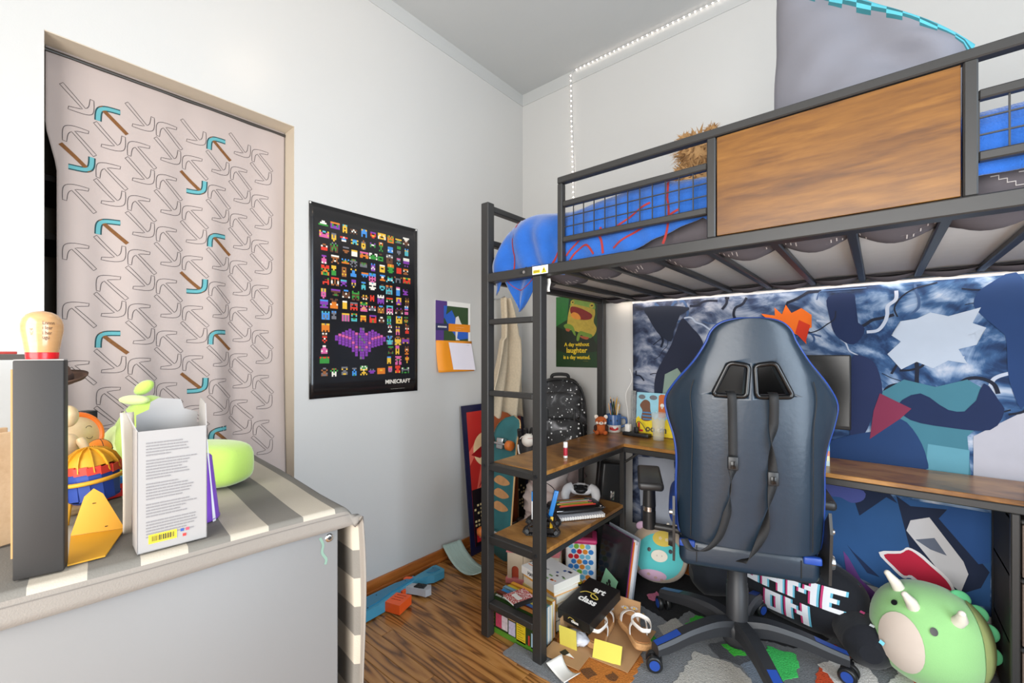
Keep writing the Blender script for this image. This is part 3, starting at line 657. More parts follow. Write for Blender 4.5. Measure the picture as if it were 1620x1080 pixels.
# ---------------------------------------------------------------- bedding
def fbm(x, y, z=0, s=1): return mn.noise(Vector((x*s, y*s, z*s)))
def bedding():
    MX0, MX1, MY0, MY1 = .69, 2.64, -.965, -.10
    MT = mat('pale_grey_ticking', (196, 194, 192), .9, .05, 30, .2, 300)
    tag(MB().bx(MX0, MX1, MY0, MY1, 1.468, 1.60, b=.02).build('mattress', MT), 'pale grey mattress resting on the loft bed slats', 'mattress')
    t = thing('fitted_sheet', 'dark grey fitted sheet with pale zigzag lines around the mattress', 'sheet', (0, 0, 0))
    SH = mat('dark_grey_sheet', (84, 78, 82), .85, .12, 14, .1, 400)
    def sk(x, z): return (x, MY0-.006-.004*math.sin(x*40), z)
    m = MB(); m.grid(lambda u, v: sk(MX0-.004+(MX1-MX0+.008)*u, 1.606-.14*v), 60, 4)
    m.grid(lambda u, v: (MX0-.008, MY0+(MY1-MY0)*u, 1.606-.14*v), 10, 3)
    m.grid(lambda u, v: (MX0-.004+(MX1-MX0+.008)*u, MY1+.006, 1.606-.14*v), 30, 3)
    m.build('skirt', SH, t, sol=.001)
    # elastic hem gathered below: scallops sagging between the slats
    def hem(front):
        def f(u, v):
            x = MX0+(MX1-MX0)*u
            ph = ((x-.85)/.163) % 1
            sag = math.sin(ph*PI)
            if front:
                d = (.06+.10*max(0, 1-(x-.7)/.8)+.05*fbm(x*5, 3.3)+.06*sag)
                y = MY0-.004+d*v
            else:
                d = .035+.03*sag+.02*fbm(x*6, 9.1); y = MY1+.004-d*v
            z = 1.4655-(.030*sag*math.sin(min(1, v*1.15)*PI*.85)+.002) if sag > .12 else 1.4675
            return (x, y, z)
        return f
    m = MB(); m.grid(hem(True), 120, 6); m.grid(hem(False), 120, 4); m.build('hem', SH, t, sol=.001)
    zz = MB(); r = random.Random(4)
    F = hem(True)
    for k in range(9):
        u = .03+k*.075; v = .25; P = [(u, v)]
        for i in range(7):
            u += .006; P.append((u, v)); v += r.choice((.13, -.1)) if .1 < v < .75 else (.12 if v <= .1 else -.12); P.append((u, v))
        zz.strip(P, .0012, lambda a, b: (F(a, b)[0], F(a, b)[1], F(a, b)[2]-.0018))
    for x0 in (1.60, 2.06, 2.10, 2.3, 2.45):
        z = 1.535; P = [(x0, z)]
        for i in range(9):
            x0 += .012; P.append((x0, z)); z += -.009 if i < 5 else .009; P.append((x0, z))
        zz.strip(P, .002, lambda a, b: (sk(a, b)[0], sk(a, b)[1]-.0016, b))
    zz.build('zigzag_print', mat('pale_line_print', (186, 178, 174), .85), t)['kind'] = 'stuff'
    # blue fleece blanket
    t = thing('blanket', 'bright blue fleece blanket with thin red lines spread over the loft bed', 'blanket', (0, 0, 0))
    FL = mat('blue_fleece', (24, 88, 170), .95, .16, 22, .8, 260, sheen=.5)
    L1 = .86; L2 = .225
    def B(x, s, o=0):
        """s = 0 at the wall side, L1 at the front edge, then down the front."""
        bump = .012*fbm(x*3, s*4, 1.3)+.008*fbm(x*8, s*7, 5)
        lift = .035*math.exp(-((x-1.28)/.22)**2)+.03*math.exp(-((x-.86)/.10)**2)
        endd = max(0, (.80-x)/.16)
        top = 1.668+bump+lift*.9-.13*endd**2*(1 if endd < 1.2 else 1.2)
        if s < L1: return (x+.02*fbm(x*2, s*3), -.125-s, top+o)
        d = s-L1; q = min(1, d/.05)
        out = .030*q**.5+(.022 if x < .98 else 0)*math.sin(min(1, d/.12)*PI)+(.012 if x < 1 else .006)*math.sin(x*62+2*math.sin(d*16))*min(1, d/.08)
        return (x, -.985-out*.9-o, top-d*(.92 if x > 1 else 1.0)-.01*q)
    def bot(x): return .74 if x < .74 else .74+.26*(x-.74)/.06 if x < .80 else 1 if x < 1.25 else 1-.45*min(1, (x-1.25)/.25) if x < 1.5 else .62
    m = MB(); m.grid(lambda u, v: B(.665+1.975*u, (L1+L2*bot(.665+1.975*u))*v), 130, 66); m.build('fleece', FL, t, sol=.005)
    # corner hanging down between rail and slats
    def T(u, v, o=0):
        w_ = .215*(1-v)**.8*(1-.1*v); x = .692+.10*v+w_*u
        return (x, -1.000-.012*math.sin(u*9+v*3)*(1-.5*v)-.004-o, 1.50-.17*v-.008*math.sin(u*PI))
    m = MB(); m.grid(T, 18, 14); m.build('hanging_corner', FL, t, sol=.004)
    RL = mat('dark_red_line', (150, 44, 40), .9)
    m = MB(); f = lambda a, b: B(a, b+(.035 if b > .88 else 0), .0045)
    def line(pts, w=.007): m.strip(spline(pts, 10), w, f)
    line([(.83, .55), (.80, .80), (.775, .90), (.76, 1.03)])
    line([(1.02, 1.0), (1.06, .95), (1.11, .935), (1.15, .965), (1.165, 1.03)]); line([(1.03, 1.03), (1.06, .985), (1.10, .975), (1.13, 1.02)])
    line([(.95, 1.03), (.97, .97), (1.0, .94)]); line([(1.15, .93), (1.18, .965), (1.25, .93), (1.33, .895)])
    line([(1.20, 1.02), (1.26, .99), (1.34, .965), (1.42, .925)]); line([(1.30, .62), (1.36, .80), (1.385, .90), (1.385, .96), (1.37, 1.03)])
    line([(1.25, .55), (1.29, .60), (1.28, .66)])
    m.build('red_lines', RL, t)
    m = MB(); m.strip([(.5+.4*math.cos(a/9*PI), .55+.25*math.sin(a/9*PI)-.3) for a in range(10)], .02, lambda a, b: T(max(0, min(1, a)), max(0, min(1, b)), .0035)); m.build('red_lines', RL, t)
bedding()
def cushion(name, W, H, D, mats, parent, fn=None, puff=.5, nu=28, nv=28, mif=None, pinch=.10):
    """Pillow: two bulged faces in local xz, seam around; fn may warp points."""
    m = MB()
    for s in (-1, 1):
        def P(u, v, s=s):
            a, b = 2*u-1, 2*v-1
            e = (1-a**4)*(1-b**4); d = D*.5*max(0, e)**puff
            k = 1-pinch*(1-abs(a*b)**1.5)*0
            x = a*W/2*(1-pinch*(1-abs(b)**2)*abs(a)**6*.6); z = b*H/2*(1-pinch*(1-abs(a)**2)*abs(b)**6*.6)
            q = (x, s*d, z)
            return fn(q) if fn else q
        m.grid((lambda u, v: P(u, v)) if s < 0 else (lambda u, v: P(1-u, v)), nu, nv, mi=0, mif=(lambda i, j, s=s: mif(i, j, s)) if mif else None)
    o = m.build(name, mats, parent); return o
def bed_things():
    # grey pillow propped behind the guard panel
    t = thing('pillow', 'large grey pillow with turquoise edge propped above the guard panel', 'pillow', (1.835, -.82, 1.70), rot=(-.10, 0, -.10))
    def wr(q):
        x, y, z = q; w_ = .022*fbm(x*7+z*4, z*6, y*3)+.012*fbm(x*13-z*9, z*9, 2); sh = .30*max(0, -x+.05)
        # slumped: left upper corner high, right upper corner low
        f_ = max(0, min(1, (x+.22)/.44)); z2 = (z+.27)/.54*(.70-.50*f_)
        return (x+.04*(z+.1)*0, y+w_, z2)
    G = mat('grey_pillow_cotton', (120, 120, 128), .85, .06, 8, .1, 500); TQ = mat('turquoise_print', (84, 176, 190), .85, .1); DT = mat('dark_teal_print_pillow', (34, 98, 106), .85); BG = mat('beige_pillow_back', (206, 198, 192), .85)
    def mif(i, j, s):
        if s > 0: return 3
        if j >= 24: return 1 if (i//2+j) % 2 or j > 25 else 2
        if j == 23: return 2 if (i//2) % 2 else 0
        return 0
    cushion('cover', .44, .54, .17, [G, TQ, DT, BG], t, wr, .45, mif=mif)
    t = thing('pillow', 'flat white pillow with blue edge lying on the loft mattress', 'pillow', (1.74, -.40, 1.885), rot=(PI/2, 0, .1))
    cushion('cover', .46, .34, .10, [mat('white_pillow_cotton', (226, 222, 216), .85)], t, None, .5, 16, 16)
    MB().tube([(-.226, 0, -.15), (-.23, 0, 0), (-.226, 0, .15)], .008, 8).build('piping', mat('blue_piping', (40, 110, 170), .8), t)
    # a folded stack that carries it
    t = thing('folded_quilt', 'blue quilt folded on the loft mattress below the white pillow', 'quilt', (1.74, -.40, 1.695))
    for k in range(4): MB().box((0, 0, .017+.034*k), (.5, .36, .034), b=.014, seg=3).build('fold', mat('blue_quilt', (44, 104, 176), .9, .1), t)
    # shaggy brown soft toy
    t = thing('soft_toy', 'shaggy golden brown soft toy sitting on the loft bed', 'soft toy', (1.325, -.55, 1.712))
    FU = mat('golden_fur', (176, 138, 92), .95, .35, 60); r = random.Random(2)
    def fuzz(c, rad, n, ln):
        m = MB(); m.ell(c, rad, 18, 12, fn=lambda p: p*(1+.05*fbm(p.x*5, p.y*5, p.z*5)))
        for i in range(n):
            a, b = r.uniform(0, 2*PI), math.asin(r.uniform(-1, 1)); d = Vector((math.cos(b)*math.cos(a), math.cos(b)*math.sin(a), math.sin(b)))
            p = Vector(c)+Vector((d.x*rad[0], d.y*rad[1], d.z*rad[2])); q = p+(d+Vector((r.uniform(-.6, .6), r.uniform(-.6, .6), r.uniform(-.7, .2))))*ln
            s = d.orthogonal().normalized()*ln*.16
            m.add([tuple(p-s), tuple(p+s), tuple(q)], [(0, 1, 2)])
        return m
    fuzz((0, 0, .10), (.095, .09, .10), 700, .03).build('body', FU, t)
    fuzz((.01, -.02, .235), (.07, .065, .065), 500, .028).build('head', FU, t)
    for s in (-1, 1): fuzz((.01+s*.05, -.01, .30), (.025, .015, .025), 120, .016).build('ear', FU, t)
    for s in (-1, 1): MB().ell((.01+s*.024, .042, .245), (.008, .008, .008), 8, 6).build('eye', BLACKP, t)
    # dark folded clothes near the frame edge
    t = thing('pillow', 'dark grey pillow lying at the far end of the loft bed', 'pillow', (2.38, -.6, 1.75), rot=(PI/2, 0, .2))
    cushion('cover', .5, .36, .13, [mat('charcoal_pillow', (74, 74, 80), .85)], t, None, .5, 16, 16)
bed_things()
# ---------------------------------------------------------------- dresser and the things on it
def dresser():
    loc, rz = (1.05, -1.895, 0), math.radians(-5)
    t = thing('dresser', 'pale grey dresser with a plain side panel under a striped cover', 'dresser', loc, rz)
    PG = mat('pale_grey_laminate', (124, 122, 120), .45, .02, 5, .04, 300)
    MB().bx(-.018, 0, -.62, -.004, 0, .838, b=.003).build('side_panel', PG, t)
    MB().bx(-.98, -.962, -.62, -.004, 0, .838, b=.003).build('side_panel', PG, t)
    MB().bx(-.962, -.018, -.62, -.004, .82, .838).build('top_panel', PG, t)
    MB().bx(-.962, -.018, -.016, -.006, .02, .82).build('back_panel', PG, t)
    MB().bx(-.962, -.018, -.60, -.016, .05, .07).build('bottom_panel', PG, t)
    for k in range(3):
        d = MB().bx(-.958, -.022, -.635, -.612, .08+.247*k, .32+.247*k, b=.003).build('drawer', PG, t)
        MB().cyl((-.49, -.635, .2+.247*k), (-.49, -.655, .2+.247*k), .014, .016, 14).build('knob', CHROME, d)
    for y, z in ((-.022, .795), (-.47, .76)):
        s = MB().at((0, y, z), (0, PI/2, 0)).lathe([(0, .0025), (.004, .003), (.0075, .0025), (.0085, .0)], n=16).build('screw', CHROME, t)
        MB().at((.0028, y, z), (0, PI/2, 0)).lathe([(.0035, 0), (.003, .0006), (0, .0007)], n=6).build('socket', BLACKP, s)
    sc = MB(); sc.strip(spline([(-.040, .80), (-.034, .785), (-.036, .77), (-.028, .755), (-.030, .745)], 4), .005, lambda a, b: (.0006, a, b)); sc.build('crayon_mark', mat('green_crayon', (118, 146, 130), .8), t)
    # striped cover: s runs across the stripes (local y), then down the back
    c = thing('dresser_cover', 'cream and grey striped cloth cover draped over the dresser', 'cloth', loc, rz)
    CR = mat('cream_cloth', (176, 167, 152), .9, .04, 12, .25, 420); GR = mat('grey_cloth', (114, 110, 103), .9, .08, 12, .25, 420); HE = mat('beige_grey_hem', (132, 125, 117), .9, .05, 12, .25, 420)
    w_ = .0585; sub = 6
    s0 = -.013-w_*11
    n = 11*sub+1*2+10*sub
    def at(s, x):
        """point on the draped cloth; x = local x (0 at the side panel edge)"""
        over = max(0, x-.004)
        if s <= 0: y, z = s, .849
        elif s < .03: a = s/.03*PI/2; y, z = .019*math.sin(a)*.9, .849-.019*(1-math.cos(a))
        else: d = s-.03; y, z = .0171+.012*math.sin(d*5)*.6+.004, .830-d
        y += .002*math.sin(x*14+s*9)
        if x > 0.004:
            drop = over
            if s <= 0: return (.006+.006*math.sin(over*26)+.003*math.sin(s*15), y, z-drop*.95-.012*(abs(s)/.6)**2*(over/.05))
            if s < .03: return (.006+.5*over*.3, y+.25*drop, z-drop*.85)
            return (.006+.6*drop, y+.010+.004*math.sin(s*12)*drop*20, z)
        return (x, y, z+.0015*math.sin(s*40)*math.sin(x*9))
    xs = [-.985, -.8, -.6, -.4, -.25, -.12, -.06, -.02, -.005, .004, .012, .022, .034, .044]
    ss = [s0+w_*k/sub for k in range(11*sub)]+[-.013, 0.0, .01, .02, .03]+[.045+w_*k/sub for k in range(10*sub)]
    m = MB(); nx = len(xs)
    vs = [at(s, x) for s in ss for x in xs]; fs = []
    m.v = [tuple(p) for p in vs]
    for j in range(len(ss)-1):
        k = math.floor((ss[j]+.0005-s0)/w_)
        for i in range(nx-1):
            m.f.append([j*nx+i, j*nx+i+1, (j+1)*nx+i+1, (j+1)*nx+i]); m.s.append(True)
            m.m.append(2 if i >= nx-4 else (0 if k % 2 == 0 else 1))
    m.build('cloth', [CR, GR, HE], c, sol=.0022)
    st = MB(); st.strip([(s, .0205) for s in ss if s < .02], .0012, lambda a, b: tuple(Vector(at(a, b))+Vector((.0016, 0, .0016)))); st.build('stitching', mat('grey_thread', (110, 104, 98), .9), c)
dresser()
ZT = .8525
def carton():
    t = thing('carton', 'white open-topped product carton with printed back on the striped cover', 'carton', (1.018, -2.1585, ZT), rz=math.radians(-3))
    CW = mat('white_card', (154, 150, 147), .55, .02); IN = mat('card_inside', (226, 214, 198), .8, .03)
    w_, d, hh = .089, .052, .187
    b = MB(); b.bx(-.0012, 0, -w_/2, w_/2, 0, hh).bx(-d, -d+.0012, -w_/2, w_/2, 0, hh).bx(-d, 0, -w_/2, -w_/2+.0012, 0, hh).bx(-d, 0, w_/2-.0012, w_/2, 0, hh).bx(-d, 0, -w_/2, w_/2, 0, .0012)
    b.build('body', CW, t)
    MB().prism([(-.040, hh), (.040, hh), (.042, hh+.018), (.022, hh+.026), (.018, hh+.042), (-.012, hh+.046), (-.022, hh+.040), (-.024, hh+.028), (-.040, hh+.020)], -d, -d+.0012, 'x').build('tuck_flap', CW, t)
    MB().prism([(-d, hh), (0, hh), (-.006, hh+.036), (-.038, hh+.044), (-d+.004, hh+.034)], w_/2-.0012, w_/2, 'y').build('dust_flap', CW, t)
    f = MB(); f.add([(-d, -w_/2, hh), (0, -w_/2, hh), (-.004, -w_/2-.012, hh+.030), (-.04, -w_/2-.012, hh+.034), (-d, -w_/2+.0012, hh), (0, -w_/2+.0012, hh), (-.004, -w_/2-.0108, hh+.030), (-.04, -w_/2-.0108, hh+.034)], [(0, 1, 2, 3), (4, 7, 6, 5), (0, 4, 5, 1), (1, 5, 6, 2), (2, 6, 7, 3), (3, 7, 4, 0)]); f.build('dust_flap', CW, t)
    tx = MB(); r = random.Random(8)
    tx.at((.0004, 0, 0), (PI/2, 0, PI/2))
    y = hh-.020
    for k in range(29):
        if k in (5, 12, 18, 23): y -= .004
        wd = r.uniform(.55, .98)*.070 if k not in (4, 11) else .03
        x = -.034
        while x < -.034+wd:
            l = r.uniform(.002, .009); tx.bx(x, min(x+l, -.034+wd), y, y+.0019, 0, .0003); x += l+.001
        y -= .0046
    tx.build('small_print', mat('grey_small_print', (128, 124, 124), .7), t)['kind'] = 'stuff'
    yl = MB(); yl.at((.0004, 0, 0), (PI/2, 0, PI/2)).bx(-.031, .004, .012, .026, 0, .0004); yl.build('yellow_label', mat('yellow_label', (236, 206, 40), .6), t)
    bc = MB(); bc.at((.001, 0, 0), (PI/2, 0, PI/2)); x = -.027
    while x < 0: q = r.choice((.0006, .001, .0016)); bc.bx(x, x+q, .015, .0235, 0, .0002); x += q+r.choice((.0006, .001))
    bc.build('barcode', INK, t)['kind'] = 'stuff'
    for nm, yy, zz, c in (('blue_mark', .011, .0225, (40, 76, 150)), ('pink_mark', .018, .0225, (206, 70, 90)), ('red_mark', .014, .014, (214, 50, 44))): MB().at((.0004, yy, zz), (PI/2, 0, PI/2)).bx(-.0022, .0022, -.0022, .0022, 0, .0004).build(nm, mat(nm, c, .6), t)
carton()
def dresser_things():
    # tall dark grey box at the edge
    p = (0.993, -2.303, 0.846)
    t = thing('storage_box', 'tall narrow dark grey box standing at the dresser edge', 'box', (p[0], p[1], ZT), rz=math.radians(78))
    MB().bx(-.0245, .0245, 0, .03, 0, .297, b=.0015).build('body', mat('dark_grey_laminate', (40, 37, 35), .6, .12, 500), t)
    MB().bx(-.0265, -.0245, .002, .03, .03, .285).build('side_strip', mat('tan_strip', (170, 130, 80), .6), t)
    MB().bx(-.024, .024, .001, .029, .297, .2985).build('lid', mat('grey_lid', (150, 146, 142), .5), t)
    # wooden bulb with handwriting
    t = thing('wooden_doll', 'round headed wooden doll with handwriting and a red foot band on the grey box', 'wooden doll', (p[0]-.016, p[1]+.004, ZT+.299)); t.scale = (.68, .68, .96)
    WD = wood('pale_turned_wood', [(.1, (168, 118, 72)), (.5, (192, 146, 98)), (.9, (208, 168, 120))], (6, 6, 30), .22, 5, .1, coat=.6)
    MB().lathe([(0, 0), (.0235, 0), (.0242, .0085), (.0245, .009), (.028, .026), (.0315, .042), (.0315, .050), (.029, .058), (.023, .0645), (.014, .0685), (0, .0705)], n=40).build('body', WD, t)
    MB().lathe([(.0237, 0), (.0244, .004), (.0248, .0095), (.0243, .010)], n=40).build('red_band', mat('red_lacquer', (206, 30, 34), .25), t)
    tx = MB()
    def wrt(s, z, size, a0, rr):
        k = MB().text(s, size, align='LEFT'); 
        q = []
        for v in k.v:
            a = a0+v[0]/rr; q.append((rr*math.cos(a), rr*math.sin(a), z+v[1]))
        tx.add(q, k.f)
    a0 = -.05
    for s, z, rr in (('Lnnnn', .052, .0322), ('i lear', .045, .0324), ('i her', .0375, .0318), ('ugu', .031, .0306)): wrt(s, z, .0075, a0, rr)
    tx.build('handwriting', mat('brown_ink', (70, 46, 34), .6), t)
    hm = MB(); hm.strip([(-.55+.09*x, .039+.0045*y) for x, y in [(0, -1), (-.6, -.2), (-1, .5), (-.6, .95), (-.2, .8), (0, .4), (.2, .8), (.6, .95), (1, .5), (.6, -.2)]], .0012, lambda a, b: (.0316*math.cos(a), .0316*math.sin(a), b), closed=True); hm.build('heart_drawing', mat('brown_ink', (70, 46, 34), .6), t)
    # brown felt hat behind the box
    q = (0.735, -2.258, 1.120)
    t = thing('felt_hat', 'small brown felt hat hanging behind the grey box', 'hat', (q[0]-.03, q[1]-.012, 1.105), rot=(.15, .2, 0)); t.scale = (.55, .55, .8)
    BF = mat('brown_felt', (92, 66, 52), .95, .15, 40)
    MB().lathe([(0, .05), (.03, .048), (.042, .03), (.046, .006), (.05, .002), (.075, .004), (.085, .014), (.083, .010), (.05, -.003), (.044, 0)], n=28).build('hat_body', BF, t)
    MB().lathe([(.0465, .002), (.0475, .006), (.0475, .014), (.045, .018)], n=28).build('band', mat('dark_band', (58, 40, 32), .8), t)
    # rack that carries it, at the left edge
    q = (0.308, -2.330, 1.148)
    t = thing('display_rack', 'small dark rack with a glass side beyond the grey box', 'rack', (q[0]-.05, q[1]+.02, ZT))
    DK = mat('dark_rack_wood', (66, 58, 52), .5)
    MB().bx(-.04, .17, -.10, .06, .292, .304).build('shelf', DK, t)
    for x in (-.03, .155):
        for y in (-.09, .045): MB().bx(x, x+.012, y, y+.012, 0, .292).build('post', DK, t)
    MB().bx(-.03, .155, -.088, -.086, .02, .29).build('glass_side', mat('clear_glass', (235, 240, 240), .05, 0, trans=1), t)
    tag(MB().box((0, 0, .003), (.06, .04, .006), b=.001).build('red_card', mat('red_card', (190, 60, 50), .6), loc=(q[0]+.03, q[1]+.0, ZT+.3045)), 'small red card lying on the dark rack', 'card')
    # wooden tray pieces at the left edge
    q = (0.803, -2.332, 0.944)
    t = thing('wooden_crate', 'tilted pale wooden crate at the left end of the dresser', 'crate', (q[0]-.03, q[1]-.035, ZT+.03), rot=(0, .0, .4))
    PW = wood('pale_pine', [(.1, (190, 150, 108)), (.5, (218, 184, 144)), (.9, (232, 204, 170))], (6, 30, 30), .5, 5, .15)
    for z in (.02, .065, .11): MB().bx(-.03, .05, .0, .006, z, z+.034, b=.001, seg=1).build('slat', PW, t)
    for x in (-.026, .040): MB().bx(x, x+.008, .006, .05, -.03, .15, b=.001, seg=1).build('corner_post', PW, t)
    MB().bx(-.03, .05, .044, .05, .0, .14).build('back_board', PW, t)
    # artist's mannequin
    q = (0.681, -2.251, 0.935)
    MW = wood('beech', [(.1, (206, 172, 124)), (.5, (226, 196, 150)), (.9, (238, 214, 172))], (20, 20, 40), .35, 4, .1)
    t = thing('artist_mannequin', 'jointed wooden artist mannequin with bent arm behind the grey box', 'mannequin', (q[0], q[1], ZT))
    def seg(nm, a, b, r0, r1): MB().tube([a, tuple(Vector(a)*.75+Vector(b)*.25), tuple(Vector(a)*.25+Vector(b)*.75), b], [r0*.7, r0, r1, r1*.75], 12).build(nm, MW, t)
    MB().lathe([(0, 0), (.03, 0), (.03, .008), (.01, .010), (.004, .012), (.004, .07), (0, .07)], n=20).build('stand', MW, t)
    MB().ell((0, 0, .08), (.018, .014, .014)).build('hips', MW, t); MB().ell((0, 0, .125), (.024, .016, .026), e=.8).build('chest', MW, t); MB().ell((0, 0, .185), (.014, .015, .021)).build('head', MW, t)
    R_ = Vector((.76, .64, 0))
    A = [Vector((0, 0, .142))+R_*.022, Vector((0, 0, .118))+R_*.036, Vector((0, 0, .082))+R_*.046, Vector((0, 0, .072))+R_*.028]
    seg('upper_arm', tuple(A[0]), tuple(A[1]), .008, .007); MB().ell(tuple(A[1]), (.0072,)*3, 10, 8).build('elbow', MW, t); seg('forearm', tuple(A[1]), tuple(A[2]), .008, .0085); MB().ell(tuple(A[2]), (.008,)*3, 10, 8).build('wrist', MW, t); seg('hand', tuple(A[2]), tuple(A[3]), .0065, .006)
    seg('upper_arm', tuple(Vector((0, 0, .142))-R_*.022), tuple(Vector((0, 0, .10))-R_*.03), .008, .007); seg('forearm', tuple(Vector((0, 0, .10))-R_*.03), tuple(Vector((0, 0, .06))-R_*.03), .008, .007)
    for s in (-1, 1): seg('thigh', tuple(Vector((0, 0, .078))+R_*.010*s), tuple(Vector((0, -.004, .048))+R_*.012*s), .008, .007); seg('shin', tuple(Vector((0, -.004, .048))+R_*.012*s), tuple(Vector((0, 0, .016))+R_*.012*s), .007, .006)
    # orange rimmed wooden disc
    q = (0.568, -2.229, 0.968)
    t = thing('wooden_disc', 'orange rimmed pale wooden disc propped behind the grey box', 'disc', (q[0], q[1], ZT), rot=(0, 0, .5))
    MB().at((0, 0, .130), (PI/2-.12, 0, PI/2)).tube([(a, b, 0) for a, b in circ(0, 0, .045, 32)], .006, 8, closed=True).build('rim', mat('orange_plastic', (240, 116, 40), .35), t)
    MB().at((0, 0, .130), (PI/2-.12, 0, PI/2)).lathe([(0, .003), (.043, .003), (.043, -.003), (0, -.003)], n=32).build('disc', MW, t)
    k = MB().at((0, 0, .130), (PI/2-.12, 0, PI/2)); k.strip(circ(.02, .012, .006, 8, a0=.3, a1=2.8), .001, lambda a, b: (a, b, .0036)); k.strip(circ(.02, -.004, .006, 8, a0=3.4, a1=6), .001, lambda a, b: (a, b, .0036)); k.build('drawn_line', INK, t)
    MB().bx(-.012, -.004, -.006, .006, 0, .125).bx(-.02, .02, -.03, .03, 0, .008).build('stand', MW, t)
    # spotted red box with small basketball
    q = (0.618, -2.200, 0.914)
    t = thing('toy_box', 'red toy box with black blotches under the mini basketball', 'toy box', (q[0], q[1], ZT), rz=.35)
    MB().bx(-.024, .024, -.024, .024, .042, .082, b=.001).bx(-.022, .022, -.022, .022, .078, .0821).build('box', mat('red_plastic', (196, 34, 36), .35), t)
    MB().bx(-.032, .03, -.03, .03, .028, .042, b=.001).build('blue_tray', mat('blue_plastic', (36, 110, 186), .35), t)
    MB().bx(-.03, .028, -.028, .028, 0, .028, b=.001).build('red_base', mat('red_plastic', (196, 34, 36), .35), t)
    k = MB()
    for a, b in ((-.008, .072), (.010, .056), (-.012, .052)): k.poly([(.0245, x, z) for x, z in spline([(a-.008, b), (a-.003, b+.005), (a+.004, b+.003), (a+.008, b+.004), (a+.006, b-.004), (a-.002, b-.005)], 3, True)])
    k.build('blotches', INK, t)
    t = thing('basketball', 'tiny orange basketball resting on the red blotched box', 'ball', (q[0], q[1], ZT+.0825+.0218))
    MB().ell((0, 0, 0), (.021,)*3, 24, 14).build('sphere', mat('orange_rubber', (240, 132, 28), .35, .05), t)
    for rot in ((0, 0, .4), (PI/2, 0, .2), (PI/2, .9, 1.2), (PI/2, -.9, 1.2)): MB().at((0, 0, 0), rot).tube([(a, b, 0) for a, b in circ(0, 0, .0211, 28)], .0006, 4, closed=True).build('seam', INK, t)
    # perfume bottle
    q = (0.375, -2.195, 0.882)
    t = thing('perfume_bottle', 'square clear glass bottle with a black cap by the curtain', 'bottle', (q[0], q[1], ZT), rz=.4)
    GLS = mat('clear_glass', (238, 242, 242), .04, 0, trans=1)
    MB().box((0, 0, .058), (.044, .03, .116), b=.004).build('glass', GLS, t)
    MB().box((0, 0, .05), (.036, .022, .085), b=.003).build('liquid', mat('pale_liquid', (244, 236, 214), .05, 0, trans=1), t)
    MB().lathe([(0, .116), (.009, .116), (.009, .126), (0, .126)], n=14).build('collar', CHROME, t); MB().box((0, 0, .145), (.032, .026, .038), b=.002).build('cap', BLACKP, t)
    # yellow puzzle lander
    q = (0.772, -2.227, 0.879)
    t = thing('puzzle_model', 'yellow, blue and red slotted card puzzle model with a ribbed dome', 'puzzle model', (q[0], q[1], ZT), rz=0); t.scale = (.92, .92, .98)
    YE = mat('amber_card', (206, 148, 26), .6, .06); BL = mat('blue_card', (30, 62, 142), .6, .1); RD = mat('red_card_puzzle', (200, 52, 32), .6, .08)
    c = (0, .0, .085)
    for k in range(12):
        a = 2*PI*k/12; m = MB(); m.prism([(.003, .028), (.040, .022), (.046, .012), (.043, .026), (.035, .040), (.022, .050), (.003, .054)], -.0009, .0009, 'y')
        m.build('dome_rib', YE, t, c, (0.12, .0, a))
    MB().at(c, (.12, 0, 0)).lathe([(.001, .052), (.02, .046), (.034, .034), (.040, .022)], n=24).build('dome', YE, t)
    for k in range(14):
        a = 2*PI*k/14
        MB().bx(.041, .0435, -.0105, .0105, .008, .022).build('red_plate', RD, t, c, (.12, 0, a))
        MB().bx(.038, .0405, -.0095, .0095, -.040, .008).build('blue_plate', BL, t, c, (.12, 0, a))
    MB().at(c, (.12, 0, 0)).tube([(a, b, -.004) for a, b in circ(0, 0, .050, 36)], .004, 6, closed=True).build('ring', YE, t)
    MB().at(c, (.12, 0, 0)).lathe([(0, -.05), (.034, -.045), (.039, -.04)], n=24).build('underside', BL, t)
    for k in range(3): MB().cyl((.035*math.cos(k*2.1+.5), .035*math.sin(k*2.1+.5), 0), (.03*math.cos(k*2.1+.5), .03*math.sin(k*2.1+.5), .045), .003, n=6).build('leg', YE, t)
    # amber card stand in front: floor plate + upright triangle
    B0, B1, B2, B3 = Vector((0.986, -2.275, 0.853)), Vector((0.987, -2.235, 0.853)), Vector((0.876, -2.197, 0.853)), Vector((0.849, -2.261, 0.853))
    t2 = thing('puzzle_wing', 'folded amber card wing lying in front of the puzzle model', 'puzzle piece', (0, 0, 0))
    def plate(nm, ps, n_):
        n_ = Vector(n_); a = [Vector(p) for p in ps]; k = len(a); m = MB().add([tuple(p) for p in a]+[tuple(p+n_) for p in a], [list(range(k))[::-1], list(range(k, 2*k))]+[(i, (i+1) % k, k+(i+1) % k, k+i) for i in range(k)]); return m.build(nm, YE, t2)
    plate('base_plate', [B0, B1, B2, B3], (0, 0, .0022))
    up = [B3+Vector((0, 0, .0025)), B2+Vector((0, 0, .0025)), B2*.55+B3*.45+Vector((-.010, .004, .064)), B2*.38+B3*.62+Vector((-.012, .004, .074)), B2*.2+B3*.8+Vector((-.01, .004, .062))]
    plate('wing_plate', up, (-.0022, 0, 0))
    for (u, v) in ((.5, .044), (.72, .004)):
        c0 = B3*(1-u)+B2*u+Vector((.0006-.003-.008*v/.044, .001, .006+v)); MB().box(tuple(c0), (.0015, .014, .0012)).build('slot', mat('burnt_edge', (70, 46, 20), .8), t2)
    # green soft cushion toy
    q = (0.530, -2.091, 0.877)
    t = thing('plush_cushion', 'lime green plush cushion toy with a small round ear on the dresser', 'plush toy', (q[0], q[1], ZT), rz=.55); t.scale = (1.08, 1.08, 1.14)
